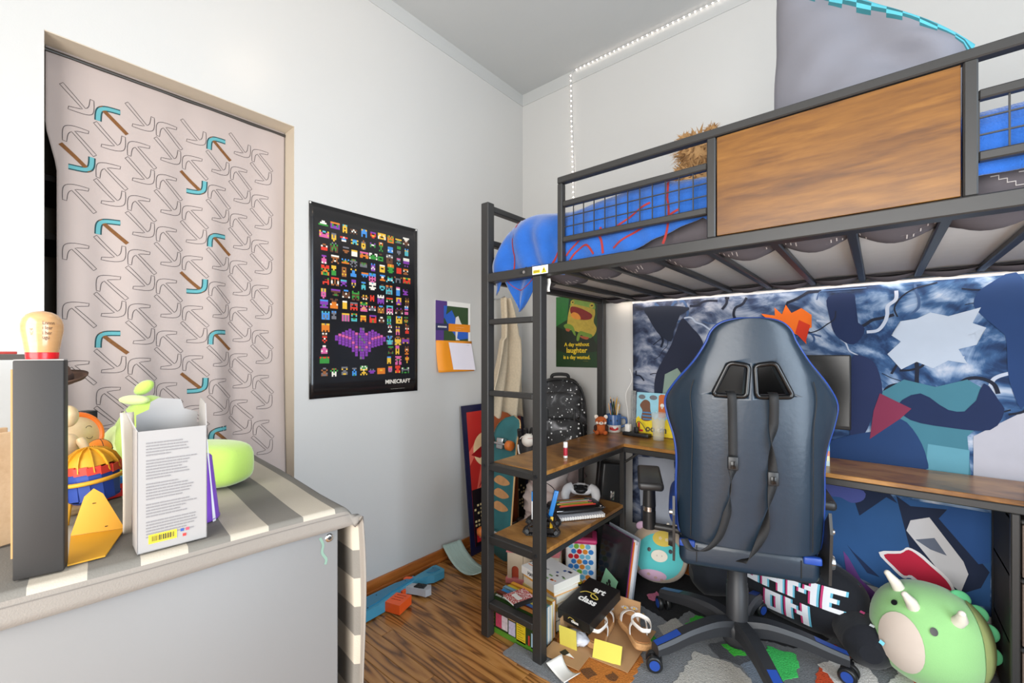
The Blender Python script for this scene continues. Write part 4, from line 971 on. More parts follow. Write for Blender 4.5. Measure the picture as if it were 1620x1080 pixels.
    LG = mat('lime_plush', (176, 206, 92), .95, .10, 18, .4, 300, sheen=.5); LG2 = mat('pale_lime_plush', (206, 220, 150), .95, .08, 18, .4, 300, sheen=.4)
    MB().ell((0, 0, .088), (.09, .07, .088), 32, 20, e=.85, fn=lambda p: Vector((p.x*(1-.42*max(0, p.z)) - .15*max(0, p.z), p.y*(1-.35*max(0, p.z)), p.z*(1+.12*max(0, .3-abs(p.x)))))).build('body', LG, t)
    MB().ell((-.045, -.045, .06), (.05, .03, .062), 20, 14, fn=lambda p: Vector((p.x*(1-.5*max(0, p.z)), p.y, p.z))).build('pale_side', LG2, t)
    MB().ell((-.03, -.065, .026), (.034, .022, .026), 16, 10).build('foot', LG, t)
    MB().at((-.018, -.01, .196), (0, -.5, 0)).ell((0, 0, 0), (.025, .013, .013), 14, 10).build('ear', LG, t)
    MB().ell((-.02, -.03, .172), (.036, .016, .010), 14, 8).build('collar_patch', LG2, t)
    MB().ell((.16, -.02, .045), (.085, .055, .044), 26, 16, e=.55, e2=.7).build('tail_pad', LG, t)
    # purple tumbler
    q = (0.938, -2.087, 0.873)
    t = thing('tumbler', 'upside-down purple tumbler with white drip print behind the carton', 'tumbler', (q[0]-.025, q[1]-.018, ZT))
    MB().lathe([(.038, 0), (.0395, .003), (.038, .006), (.0265, .115), (.024, .118), (0, .118)], n=32).build('cup', mat('purple_plastic', (120, 70, 178), .35), t)
    d = MB(); P = []
    for i in range(14): P.append((-.32+.02*math.sin(i*2.1), .012+.008*i))
    d.strip(P, .012, lambda a, b: ((.0386-.0118*(b-.006)/.109*1.0)*math.cos(a*6), (.0386-.0118*(b-.006)/.109)*math.sin(a*6), b)) if 0 else None
    f = lambda a, b: ((.0388-.0115*(b-.006)/.109)*math.cos(a), (.0388-.0115*(b-.006)/.109)*math.sin(a), b)
    d.strip([(.62+.05*math.sin(i*2.3), .012+.007*i) for i in range(14)], .16, f)
    d.build('white_drips', mat('white_print', (232, 228, 232), .5), t)
    # curved white strip between carton and plush
    q = (0.932, -2.184, 0.850)
    tag(MB().grid(lambda u, v: (.02*math.sin(v*2.4)-.02*v, .013*(u-.5)*(1+.4*v), .205*v), 4, 14).build('plastic_strip', mat('ivory_plastic', (226, 216, 200), .45), loc=(q[0]-.035, q[1]-.012, ZT), sol=.0018), 'curved ivory plastic strip standing behind the carton', 'plastic strip')
dresser_things()
# ---------------------------------------------------------------- beside and on the desk
DZ = .7112
def corner_pile():
    # clothes heap that carries the backpack
    t = thing('clothes_heap', 'heap of pale pink and cream clothes piled left of the desk', 'clothes', (.455, -.27, 0))
    for i, (x, y, z, rx, ry, rz_, c) in enumerate(((0, 0, .14, .15, .22, .14, (196, 176, 168)), (.01, .0, .33, .145, .20, .12, (222, 204, 198)), (-.01, .03, .46, .14, .17, .085, (214, 190, 186)), (.05, -.12, .50, .09, .08, .10, (226, 212, 206)))):
        MB().ell((x, y, z), (rx, ry, rz_), 36, 22, e=.7, e2=.75, fn=lambda p, i=i: p*(1+.10*fbm(p.x*2.5, p.y*2.5, p.z*6+i*7)+.05*math.sin(p.z*14+p.x*5+i))).build('garment', mat('garment_%d' % i, c, .95, .08, 10, .3, 300), t)
    # backpack
    t = thing('backpack', 'black backpack with white galaxy speckles beside the desk', 'backpack', (.455, -.215, .545), rz=.62, rot=(-.10, 0, .62))
    m, nt, N, L, P = _new('galaxy_fabric')
    tc = N.new('ShaderNodeTexCoord'); v = N.new('ShaderNodeTexVoronoi'); v.inputs['Scale'].default_value = 62; L.new(tc.outputs['Object'], v.inputs['Vector'])
    n1 = N.new('ShaderNodeTexNoise'); n1.inputs['Scale'].default_value = 9; n1.inputs['Detail'].default_value = 5; n1.inputs['Distortion'].default_value = 1.5; L.new(tc.outputs['Object'], n1.inputs['Vector'])
    wn = N.new('ShaderNodeTexWhiteNoise'); L.new(v.outputs['Position'], wn.inputs['Vector'])
    th = N.new('ShaderNodeMath'); th.operation = 'MULTIPLY'; th.inputs[1].default_value = .36; pw = N.new('ShaderNodeMath'); pw.operation = 'POWER'; pw.inputs[1].default_value = 1.8; L.new(wn.outputs['Value'], pw.inputs[0]); L.new(pw.outputs[0], th.inputs[0])
    lt = N.new('ShaderNodeMath'); lt.operation = 'LESS_THAN'; L.new(v.outputs['Distance'], lt.inputs[0]); L.new(th.outputs[0], lt.inputs[1])
    cr = ramp(N, [(.48, (24, 23, 24)), (.58, (50, 50, 52)), (.70, (150, 150, 152))]); L.new(n1.outputs['Fac'], cr.inputs[0])
    mx = N.new('ShaderNodeMix'); mx.data_type = 'RGBA'; L.new(lt.outputs[0], mx.inputs[0]); L.new(cr.outputs[0], mx.inputs[6]); mx.inputs[7].default_value = (.85, .85, .85, 1)
    L.new(mx.outputs[2], P.inputs['Base Color']); P.inputs['Roughness'].default_value = .6
    GX = m; BK = mat('black_nylon', (24, 24, 25), .6)
    taper = lambda p: Vector((p.x*(1-.24*max(0, p.z)**2), p.y*(1-.35*max(0, p.z)), p.z))
    MB().ell((0, 0, .235), (.155, .085, .235), 32, 24, e=.45, e2=.5, fn=taper).build('body', GX, t)
    MB().ell((0, -.075, .12), (.125, .045, .115), 28, 18, e=.4, e2=.45).build('front_pocket', GX, t)
    MB().ell((0, -.07, .30), (.115, .035, .085), 28, 18, e=.4, e2=.45).build('upper_pocket', GX, t)
    MB().tube([(a*1.0, -.105, b) for a, b in [(.128*math.copysign(abs(math.cos(q))**.5, math.cos(q)), .12+.118*math.copysign(abs(math.sin(q))**.5, math.sin(q))) for q in [2*PI*i/40 for i in range(40)]]], .004, 6, closed=True).build('zip', BK, t)
    MB().tube(spline([(-.14, -.05, .08), (-.145, -.05, .25), (-.125, -.055, .39), (-.06, -.05, .452), (.06, -.05, .452), (.125, -.055, .39), (.145, -.05, .25), (.14, -.05, .08)], 5), .005, 6).build('zip', BK, t)
    MB().tube(spline([(-.05, .01, .455), (-.04, -.0, .487), (.04, 0, .487), (.05, .01, .455)], 6), .010, 8).build('handle', BK, t)
    for x in (-.085, .07): MB().bx(x, x+.014, -.112, -.104, .205, .285, b=.002).build('strap', BK, t)
    for s in (-1, 1): MB().tube(spline([(s*.06, .085, .42), (s*.10, .13, .3), (s*.10, .12, .12), (s*.12, .08, .03)], 6), .014, 8, flat=.5).build('shoulder_strap', BK, t)
    # baseball glove with ball
    q = (0.487, -0.558, 0.726)
    t = thing('baseball_glove', 'black baseball glove with white laces leaning on the clothes heap', 'glove', (q[0], q[1], .60), rz=.7)
    GL = mat('black_leather', (28, 26, 26), .45, .1, 30, .2)
    MB().ell((0, 0, .07), (.055, .035, .07), 22, 14, e=.8, fn=lambda p: Vector((p.x, p.y+.25*(p.x*p.x), p.z))).build('palm', GL, t)
    for k in range(4):
        x = -.035+.024*k; MB().tube([(x*.8, 0, .09), (x*1.25, -.012, .14), (x*1.4, -.028, .175-.006*abs(k-1.5))], [.015, .0145, .011], 10).build('finger', GL, t)
    MB().tube([(.045, 0, .05), (.072, -.02, .085), (.075, -.035, .12)], [.016, .015, .011], 10).build('thumb', GL, t)
    LC = mat('white_lace', (214, 210, 202), .7)
    for k in range(3): MB().tube(spline([(-.045+.025*k, -.035, .12), (-.03+.025*k, -.04, .135), (-.018+.025*k, -.035, .125), (-.012+.025*k, -.035, .148)], 4), .0022, 5).build('lace', LC, t)
    MB().tube(spline([(-.055, -.03, .09), (-.045, -.045, .04), (-.0, -.05, .015), (.04, -.045, .03), (.055, -.03, .07)], 5), .004, 6).build('lace', LC, t)
    t = thing('baseball', 'white baseball tucked in the black glove', 'ball', (q[0]+.05*.76-.012, q[1]+.03-.065, .715))
    MB().ell((0, 0, 0), (.034,)*3, 22, 14).build('sphere', mat('ball_leather', (222, 214, 202), .6, .06), t)
    for s in (-1, 1): MB().tube([(.0345*math.cos(a)*.8*s+s*.004, .0345*math.sin(a)*.86, .0345*math.sqrt(max(0, 1-(.8*math.cos(a)+.1)**2-(.86*math.sin(a))**2))*(1 if i < 99 else -1)) for i, a in enumerate([PI*(-.35+.7*k/10) for k in range(11)])], .001, 4).build('seam', mat('red_thread', (170, 40, 40), .8), t)
    # skateboards standing against the corner
    def board(nm, lab, loc, rot, col, c2, wheel):
        t = thing('skateboard', lab, 'skateboard', loc, rot=rot, group='skateboards standing by the red poster')
        W, H = .19, .80
        def S(u, v):
            z = v*H; k = min(1, min(v, 1-v)/.12); w_ = W*math.sqrt(max(0, 1-(1-k)**2)) if k < 1 else W
            y = .0
            if v < .17: y = .06*((.17-v)/.17)**1.6
            if v > .83: y = .06*((v-.83)/.17)**1.6
            return ((u-.5)*w_, y, z)
        MB().grid(S, 10, 44).build('deck', mat(nm+'_graphic', col, .35, .5, 9), t, sol=.011)
        e = MB(); e.tube([(S(0, v/40)[0], S(0, v/40)[1], S(0, v/40)[2]) for v in range(41)]+[(S(1, 1-v/40)[0], S(1, 1-v/40)[1], S(1, 1-v/40)[2]) for v in range(41)], .0052, 5); e.build('maple_edge', mat('maple_edge', (216, 176, 120), .5), t)
        pr_ = MB()
        for zz in (.30, .37, .44, .52): pr_.poly([(a, -.0065, b) for a, b in spline([(-.06, zz), (-.02, zz+.03), (.04, zz+.02), (.07, zz), (.02, zz-.02), (-.04, zz-.015)], 3, True)])
        pr_.build('deck_print', mat(nm+'_print', c2, .35, .3, 30), t)
        for zz in (.15, .65):
            tr = MB().box((0, -.025, zz), (.05, .035, .06), b=.004).cyl((-.085, -.045, zz), (.085, -.045, zz), .006, n=8).build('truck', CHROME, t)
            for s in (-1, 1): MB().at((s*.085, -.045, zz), (0, PI/2, 0)).lathe([(0, -.018), (.022, -.018), (.027, -.012), (.027, .012), (.022, .018), (0, .018)], n=20).build('wheel', mat('wheel_'+nm, wheel, .4), t)
        return t
    board('teal', 'teal skateboard with orange wheels standing behind the ladder', (.275, -.575, .01), (-.10, .0, -.10), (44, 108, 112), (206, 150, 96), (206, 110, 40))
    board('orange', 'orange and black skateboard standing nearest the red poster', (.185, -.405, .01), (-.02, .0, 1.2), (150, 76, 40), (40, 60, 66), (60, 50, 46))
    # beige knitted throw on a hook
    t = thing('throw', 'beige woven throw hanging from a wall hook behind the ladder', 'throw', (.10, -.30, 1.50))
    def S(u, v):
        w_ = .05+.15*min(1, v*1.5)**.8; y = (u-.5)*w_*(1.6 if v > .3 else 1.2)
        low = .90-.10*abs(u-.35)*2-.05*math.sin(u*9)
        x = .035*math.sin(u*17+v*3)*min(1, .4+v)+.02*math.sin(u*9+1)
        return (x+.02*v, y+.03*math.sin(v*5), -v*low)
    MB().grid(S, 50, 40).build('cloth', mat('beige_weave', (206, 190, 164), .95, .18, 90, .8, 160), t, sol=.006)
    MB().tube([(-.10, 0, .0), (-.04, 0, .0), (.0, 0, .012)], .005, 8).build('hook', CHROME, t)
    # pale green curved tray
    t = thing('curved_tray', 'pale green curved plastic tray lying by the baseboard', 'tray', (.155, -.70, .004), rz=-.18)
    MB().grid(lambda u, v: (-.13+.30*u, -.06+.12*v, .004+.055*(abs(u-.62)*1.9)**2+.004*abs(2*v-1)**4), 24, 8).build('shell', mat('pale_green_plastic', (176, 196, 188), .3), t, sol=.004)
    r_ = MB()
    for k in range(5): r_.tube([(-.13+.30*u/16, -.045+.022*k, .008+.055*(abs(u/16-.62)*1.9)**2) for u in range(17)], .0018, 5)
    r_.build('ribs', mat('pale_green_plastic', (176, 196, 188), .3), t)
    # black hard case standing under the desk
    t = thing('hard_case', 'black hard case with a chrome latch standing under the desk corner', 'case', (.735, -.235, .008), rot=(0, .10, .85))
    MB().box((0, .0, .285), (.13, .10, .57), b=.012, seg=3).build('shell', BLACKP, t)
    MB().box((0, -.0, .285), (.134, .006, .574), b=.002).build('seam_band', CHROME if 0 else mat('grey_band', (70, 70, 72), .5), t)
    l = MB().box((.0, -.052, .40), (.022, .008, .05), b=.002).build('latch', CHROME, t); MB().box((0, -.057, .395), (.012, .004, .02), b=.001).build('latch_tab', CHROME, l)
corner_pile()
def desk_things():
    t = thing('plush_red_panda', 'small orange and white plush red panda on the desk', 'plush toy', (.705, -.187, DZ), rz=.55)
    OR = mat('rust_plush', (186, 92, 40), .95, .15, 60, .6, 300); WHp = mat('white_plush', (236, 226, 214), .95); DKp = mat('dark_plush', (60, 34, 26), .95)
    MB().ell((0, 0, .032), (.030, .026, .034), 18, 12).build('body', OR, t)
    h_ = MB().ell((0, -.006, .073), (.032, .026, .026), 20, 14).build('head', OR, t)
    MB().ell((0, -.026, .065), (.014, .010, .010), 12, 8).build('muzzle', WHp, h_); MB().ell((0, -.036, .068), (.004, .003, .003), 8, 6).build('nose', BLACKP, h_)
    for s in (-1, 1):
        MB().ell((s*.026, -.002, .096), (.011, .006, .012), 12, 8).build('ear', WHp, h_); MB().ell((s*.012, -.029, .077), (.0035,)*3, 8, 6).build('eye', BLACKP, h_); MB().ell((s*.020, -.020, .066), (.009, .008, .009), 10, 8).build('cheek', WHp, h_)
        MB().ell((s*.030, -.012, .036), (.010, .012, .018), 12, 8).build('arm', DKp, t); MB().ell((s*.022, -.026, .012), (.013, .018, .012), 12, 8).build('foot', OR, t)
    MB().tube(spline([(-.015, .022, .012), (-.03, .035, .012), (-.01, .05, .014)], 5), .012, 10).build('tail', OR, t)
    # shark mug with pencils
    mx, my = .724, -.072
    t = thing('mug', 'blue shark face mug holding pencils in the desk corner', 'mug', (mx, my, DZ), rz=.5)
    MB().lathe([(0, .004), (.038, .004), (.039, .10), (.041, .10), (.042, .098), (.041, .042)], n=32).build('upper_body', mat('blue_glaze', (60, 96, 150), .25), t)
    MB().lathe([(0, 0), (.036, 0), (.0395, .004), (.041, .042)], n=32).build('lower_body', mat('white_glaze', (232, 228, 222), .25), t)
    k = MB(); f = lambda a, b: (.0417*math.sin(a), -.0417*math.cos(a), b)
    k.add([f(-.62+1.24*i/12, .030+.012*math.sin(i/12*PI)) for i in range(13)]+[f(.62-1.24*i/12, .018-.006*math.sin(i/12*PI)) for i in range(13)], [list(range(26))]); k.build('mouth', mat('red_glaze', (190, 40, 40), .3), t)
    k = MB()
    for i in range(6): a = -.5+.2*i; f2 = lambda a, b: (.0421*math.sin(a), -.0421*math.cos(a), b); k.add([f2(a-.09, .038), f2(a+.09, .038), f2(a, .026)], [(0, 1, 2)])
    k.build('teeth', WHITEP, t)['kind'] = 'stuff'
    for s in (-1, 1): MB().ell((.0405*math.sin(s*.42), -.0405*math.cos(s*.42), .068), (.005, .003, .005), 8, 6).build('eye', BLACKP, t)
    MB().tube(spline([(.040, 0, .082), (.066, 0, .078), (.068, 0, .045), (.038, 0, .028)], 5), .006, 8).build('handle', mat('blue_glaze', (60, 96, 150), .25), t)
    cols = [('yellow', (226, 176, 50)), ('yellow', (230, 180, 48)), ('black', (36, 36, 38)), ('yellow', (220, 168, 44)), ('tan', (200, 150, 100)), ('white', (220, 220, 216)), ('green', (50, 110, 70)), ('black', (34, 34, 40)), ('yellow', (228, 178, 52)), ('blue', (50, 80, 140))]
    for i, (cn, c) in enumerate(cols):
        a = i*2.4; bx_, by = .018*math.cos(a+2), .018*math.sin(a+2); tx, ty = .028*math.cos(a)*(1+.25*(i % 3)), .016*math.sin(a); L_ = .165+.012*(i % 4)
        p = thing('pencil', '%s pencil standing in the shark mug' % {'yellow': 'yellow painted', 'black': 'black painted', 'tan': 'bare tan wooden', 'white': 'white painted', 'green': 'dark green', 'blue': 'dark blue'}[cn], 'pencil', (mx+bx_, my+by, DZ+.006), group='pencils in the shark mug')
        d = Vector((tx-bx_, ty-by, L_)); u = d.normalized()
        MB().tube([(0, 0, 0), tuple(u*(L_-.018))], .0036, 6, sm=False).build('shaft', mat('pencil_'+cn, c, .4), p)
        MB().tube([tuple(u*(L_-.018)), tuple(u*(L_-.004))], [.0036, .0012], 6).build('sharpened_tip', mat('cedar', (214, 170, 120), .6), p)
        MB().tube([tuple(u*(L_-.004)), tuple(u*L_)], [.0012, .0002], 5).build('lead', INK, p)
    # clear ruler leaning on the wall
    t = thing('ruler', 'clear plastic ruler standing against the wall beside the mug', 'ruler', (.822, -.034, DZ+.002), rot=(-.03, 0, 0))
    MB().bx(-.015, .015, -.0012, .0012, 0, .235).build('blade', mat('clear_acrylic', (226, 228, 226), .12, 0, trans=.75), t)
    k = MB()
    for i in range(46): k.bx(-.015 if i % 2 else -.015, -.015+(.009 if i % 5 == 0 else .005), -.0017, -.0013, .004+.005*i, .0046+.005*i)
    k.build('scale_marks', INK, t)['kind'] = 'stuff'
    # charger block and plug on a hub
    t = thing('power_strip', 'slim black power strip on the desk below the ruler', 'power strip', (.880, -.112, DZ), rz=-.05)
    MB().box((0, 0, .009), (.15, .045, .018), b=.003).build('body', BLACKP, t)
    for x in (-.045, 0, .045): MB().box((x, 0, .0185), (.024, .024, .001)).build('socket', mat('dark_socket', (12, 12, 12), .6), t)
    t = thing('charger', 'white cube charger plugged into the black power strip', 'charger', (.830, -.112, DZ+.0195), rz=-.05)
    MB().box((0, 0, .020), (.028, .028, .040), b=.004).build('block', WHITEP, t); MB().tube(spline([(0, 0, .04), (0, 0, .07), (-.01, .01, .12), (-.03, .03, .2), (.0, .045, .28), (-.02, .055, .34)], 5), .0016, 6).build('cable', WHITEP, t)
    t = thing('plug', 'small black plug standing in the power strip', 'plug', (.878, -.112, DZ+.0195), rz=-.05)
    MB().box((0, 0, .015), (.022, .022, .030), b=.004).cyl((0, 0, .03), (0, 0, .05), .004, .003, 8).build('block', BLACKP, t); MB().tube(spline([(0, 0, .05), (.01, .01, .06), (.03, .015, .04), (.05, .02, .005)], 5), .002, 6).build('cable', BLACKP, t)
    # child's painting
    t = thing('painting', "child's painting with blue sky, yellow grass and red letter L behind the glass", 'painting', (.850, -.060, DZ+.002), rot=(PI/2-.08, 0, -.02))
    W, H = .215, .23
    MB().bx(0, W, 0, H, -.012, 0).build('canvas', mat('sky_blue_paint', (150, 204, 220), .7, .1, 30), t)
    def flat(nm, ps, c, z, var=.15):
        m = MB()
        for p in ps: m.poly([(a, b, z) for a, b in p])
        return m.build(nm, mat('paint_'+nm, c, .7, var, 60), t)
    flat('grass', [[(0, 0), (W, 0), (W, .085)]+[(W-W*i/16, .085+(.014 if i % 2 else 0)) for i in range(1, 16)]+[(0, .085)]], (236, 208, 40), .0006)
    flat('brown_shape', [spline([(.03, .085), (.035, .13), (.02, .16), (.045, .19), (.075, .18), (.08, .14), (.09, .09), (.06, .075)], 4, True)], (116, 78, 58), .001)
    flat('blue_stripes', [[(.035, .10), (.088, .10), (.088, .108), (.035, .108)], [(.036, .118), (.086, .118), (.086, .125), (.036, .125)], [(.04, .083), (.09, .083), (.09, .09), (.04, .09)]], (70, 130, 180), .0014)
    flat('orange_post', [[(.125, .10), (.165, .10), (.165, .215), (.155, .224), (.135, .224), (.125, .215)]], (196, 100, 44), .001)
    flat('post_mark', [circ(.145, .165, .011, 12), [(.137, .16), (.153, .16), (.145, .145)]], (232, 226, 214), .0014)
    flat('grey_clouds', [circ(.03, .205, .020, 12, .013), circ(.095, .205, .022, 12, .013), circ(.195, .20, .016, 12, .011)], (110, 112, 116), .001)
    x = MB().at((.025, .038, .0012)).text('L', .062, bold=.003); x.build('lettering', mat('red_paint', (206, 40, 40), .7), t)
    x = MB().at((.115, .036, .0012)).text('oo  m', .048, bold=.002); x.build('lettering', mat('grey_paint', (92, 84, 60), .7), t)
    # drinking glass
    t = thing('drinking_glass', 'clear patterned drinking glass in front of the painting', 'glass', (1.012, -.145, DZ))
    MB().lathe([(0, .0), (.026, 0), (.0275, .004), (.036, .140), (.0345, .140), (.0262, .010), (0, .010)], n=36).build('tumbler', mat('clear_glass', (238, 242, 242), .04, 0, trans=1), t)
    k = MB(); r = random.Random(9)
    for i in range(26):
        a, z = r.uniform(0, 2*PI), r.uniform(.03, .12); rr = .0278+(.0085)*(z-.004)/.136+.0004; w_ = r.uniform(.12, .3)
        k.strip([(a+w_*q/3, z+.012*math.sin(q*1.3+i)) for q in range(4)], .0012, lambda x, y, rr=rr: (rr*math.cos(x), rr*math.sin(x), y))
    k.build('orange_scribble', mat('orange_print', (222, 150, 60), .4), t)['kind'] = 'stuff'
    MB().lathe([(0, .0105), (.0255, .0105), (.0272, .04), (0, .04)], n=30).build('drink', mat('pale_drink', (240, 220, 120), .05, 0, trans=1), t)
    # lip balm
    t = thing('lip_balm', 'small white and red lip balm stick standing on the desk', 'lip balm', (.853, -.77, DZ), rz=.6)
    MB().lathe([(0, 0), (.0085, 0), (.0088, .002), (.0088, .046), (0, .046)], n=20).build('tube', WHITEP, t); MB().lathe([(.009, .010), (.0091, .011), (.0091, .043), (.009, .044)], n=20).build('red_label', mat('red_label', (176, 40, 56), .4), t); MB().lathe([(.0092, .047), (.0092, .066), (.008, .068), (0, .068)], n=20).build('cap', WHITEP, t)
    # monitor
    t = thing('monitor', 'black flat monitor on the desk behind the gaming chair', 'monitor', (1.54, -.17, DZ))
    MB().bx(-.255, .255, -.02, .02, .145, .44, b=.004).build('casing', mat('matte_black', (20, 20, 21), .5), t)
    MB().bx(-.25, .25, -.0215, -.02, .16, .436).build('screen', mat('off_screen', (9, 9, 10), .22), t)
    MB().bx(-.03, .03, .02, .045, .01, .30, b=.004).build('stand', BLACKP, t); MB().bx(-.12, .12, -.07, .10, 0, .012, b=.004).build('base', BLACKP, t)
    t = thing('rainbow_carton', 'slim rainbow striped carton on the desk right of the chair', 'carton', (1.715, -.205, DZ), rz=.1)
    for i, c in enumerate(((206, 226, 226), (240, 236, 190), (236, 150, 120), (120, 190, 210), (90, 180, 120))): MB().bx(-.014, .014, -.012, .012, .02*i, .02*i+.02).build('stripe_panel', mat('rainbow_%d' % i, c, .4), t)
desk_things()
def shelf_things():
    SZ = .4132
    # brick-built tracked crane
    t = thing('toy_crawler', 'black brick-built tracked crawler with blue and yellow pieces on the low shelf', 'toy', (.795, -.855, SZ), rz=.55)
    BK = mat('black_brick', (24, 24, 26), .35); BLb = mat('azure_brick', (40, 130, 206), .3); YB = mat('yellow_brick', (232, 184, 40), .3); WB = mat('white_brick', (226, 226, 224), .3)
    for s in (-1, 1):
        y = s*.052
        tri = [(-.062, .014), (.060, .014), (.015, .075)]
        lp = []
        for (a, b), r0 in zip(tri, (.013, .013, .010)): pass
        path = [(-.062, .003), (.060, .003), (.073, .014), (.068, .024), (.024, .080), (.014, .086), (.004, .080), (-.070, .024), (-.075, .014)]
        n = 44; seg = []; tot = 0; L_ = [math.dist(path[i], path[(i+1) % 9]) for i in range(9)]; T_ = sum(L_)
        for k in range(n):
            d = T_*k/n; i = 0
            while d > L_[i]: d -= L_[i]; i += 1
            a, b = path[i], path[(i+1) % 9]; u = d/L_[i]; seg.append((a[0]+(b[0]-a[0])*u, a[1]+(b[1]-a[1])*u, math.atan2(b[1]-a[1], b[0]-a[0])))
        m = MB()
        for x, z, an in seg: m.at((x, y, z), (0, -an, 0)).box((0, 0, 0), (.0072, .026, .006)).box((0, 0, -.003 if 0 else .0), (.003, .022, .009))
        m.build('track', BK, t)['kind'] = 'stuff'
        for (a, b), r0 in zip(tri, (.010, .010, .009)): MB().cyl((a, y-.010, b), (a, y+.010, b), r0, n=16).build('track_wheel', mat('grey_brick', (70, 72, 74), .4), t)
        MB().bx(-.05, .05, y-.004, y+.004, .012, .030).build('side_frame', BK, t)
    MB().bx(-.04, .05, -.04, .04, .03, .05, b=.001).build('chassis', BK, t)
    MB().bx(-.02, .02, -.02, .02, .05, .085, b=.001).build('turret', mat('grey_brick', (70, 72, 74), .4), t)
    MB().bx(-.045, -.028, -.02, -.003, .05, .125).build('white_column', WB, t); MB().bx(-.046, -.030, -.018, -.004, .125, .165, b=.002).build('blue_column', BLb, t)
    for k in range(6): MB().cyl((-.0365, -.021, .056+.012*k), (-.0365, -.0235, .056+.012*k), .003, n=8).build('stud_hole', BK, t)
    MB().at((.03, -.03, .06), (0, .25, .2)).bx(-.009, .009, -.006, .006, 0, .12, b=.001).build('blue_arm', BLb, t)
    MB().at((.035, -.045, .0), (0, .08, .2)).bx(-.006, .006, -.005, .005, .012, .075, b=.001).build('yellow_arm', YB, t)
    MB().tube(spline([(-.03, -.01, .165), (0, 0, .20), (.04, -.02, .19), (.058, -.03, .165)], 5), .0016, 5).build('hose', BK, t)
    # game controller
    t = thing('game_controller', 'white game controller with black centre on the low shelf', 'game controller', (.725, -.43, SZ+.056), rot=(.35, .0, .45))
    CW = mat('white_controller', (232, 232, 234), .35)
    MB().ell((0, 0, 0), (.052, .032, .020), 26, 14, e=.7, e2=.6).build('body', CW, t)
    for s in (-1, 1):
        MB().tube(spline([(s*.045, .012, .004), (s*.068, -.005, .0), (s*.076, -.04, -.010), (s*.066, -.072, -.018)], 5), [.022, .023, .023, .024, .024, .024, .024, .023, .022, .022, .021, .020, .019, .017, .014, .009], 14).build('grip', CW, t)
        MB().lathe([(.011, .012), (.011, .022), (.009, .030), (.012, .033), (0, .033)], (s*.024, -.020, 0), 16).build('thumbstick', BLACKP, t)
        MB().box((s*.05, .03, .0), (.026, .012, .014), b=.004).build('shoulder_button', BLACKP, t)
    MB().ell((0, -.012, .010), (.034, .028, .014), 18, 10, e=.6).build('centre_panel', BLACKP, t); MB().box((0, .010, .0205), (.042, .026, .003), b=.001).build('touch_pad', CW, t)
    # spiral notebook and pencil pouch
    t = thing('notebook', 'white spiral notebook under the pencil pouch on the low shelf', 'notebook', (.80, -.60, SZ), rz=.95)
    MB().bx(-.11, .11, -.075, .075, 0, .014).build('pages', PAPER, t); MB().bx(-.111, .111, -.076, .076, .014, .0155).build('cover', mat('white_cover', (228, 230, 236), .5), t)
    for k in range(18): MB().at((-.1+.0118*k, -.075, .008), (0, PI/2, 0)).tube([(a, b, 0) for a, b in circ(0, 0, .0085, 10)], .0009, 4, closed=True).build('coil', CHROME, t)
    t = thing('pencil_pouch', 'black clear-window pouch full of coloured pencils on the notebook', 'pouch', (.79, -.59, SZ+.017), rz=.95)
    MB().ell((0, 0, .014), (.125, .078, .014), 26, 10, e=.6, e2=.35).build('pouch', mat('black_pouch', (26, 26, 28), .4), t)
    MB().ell((0, .004, .0165), (.100, .052, .0125), 24, 10, e=.6, e2=.3).build('window', mat('clear_vinyl', (120, 126, 110), .1, .2, trans=.3), t)
    pc = [(206, 60, 50), (230, 150, 50), (80, 150, 70), (226, 200, 80), (200, 90, 120), (236, 226, 210), (60, 130, 90), (190, 120, 60)]
    for i, c in enumerate(pc): MB().tube([(-.092+.01*(i % 3), -.036+.0105*i, .0268), (.085-.008*(i % 4), -.038+.011*i, .0268)], .0042, 6).build('coloured_pencil', mat('crayon_%d' % i, c, .4), t)
    MB().tube([(-.118, -.07, .02), (.118, -.07, .02)], .003, 6).build('zip', CHROME, t); MB().cyl((.10, -.060, .02), (.10, -.060, .029), .006, .006, 10).build('eyelet', CHROME, t)
shelf_things()
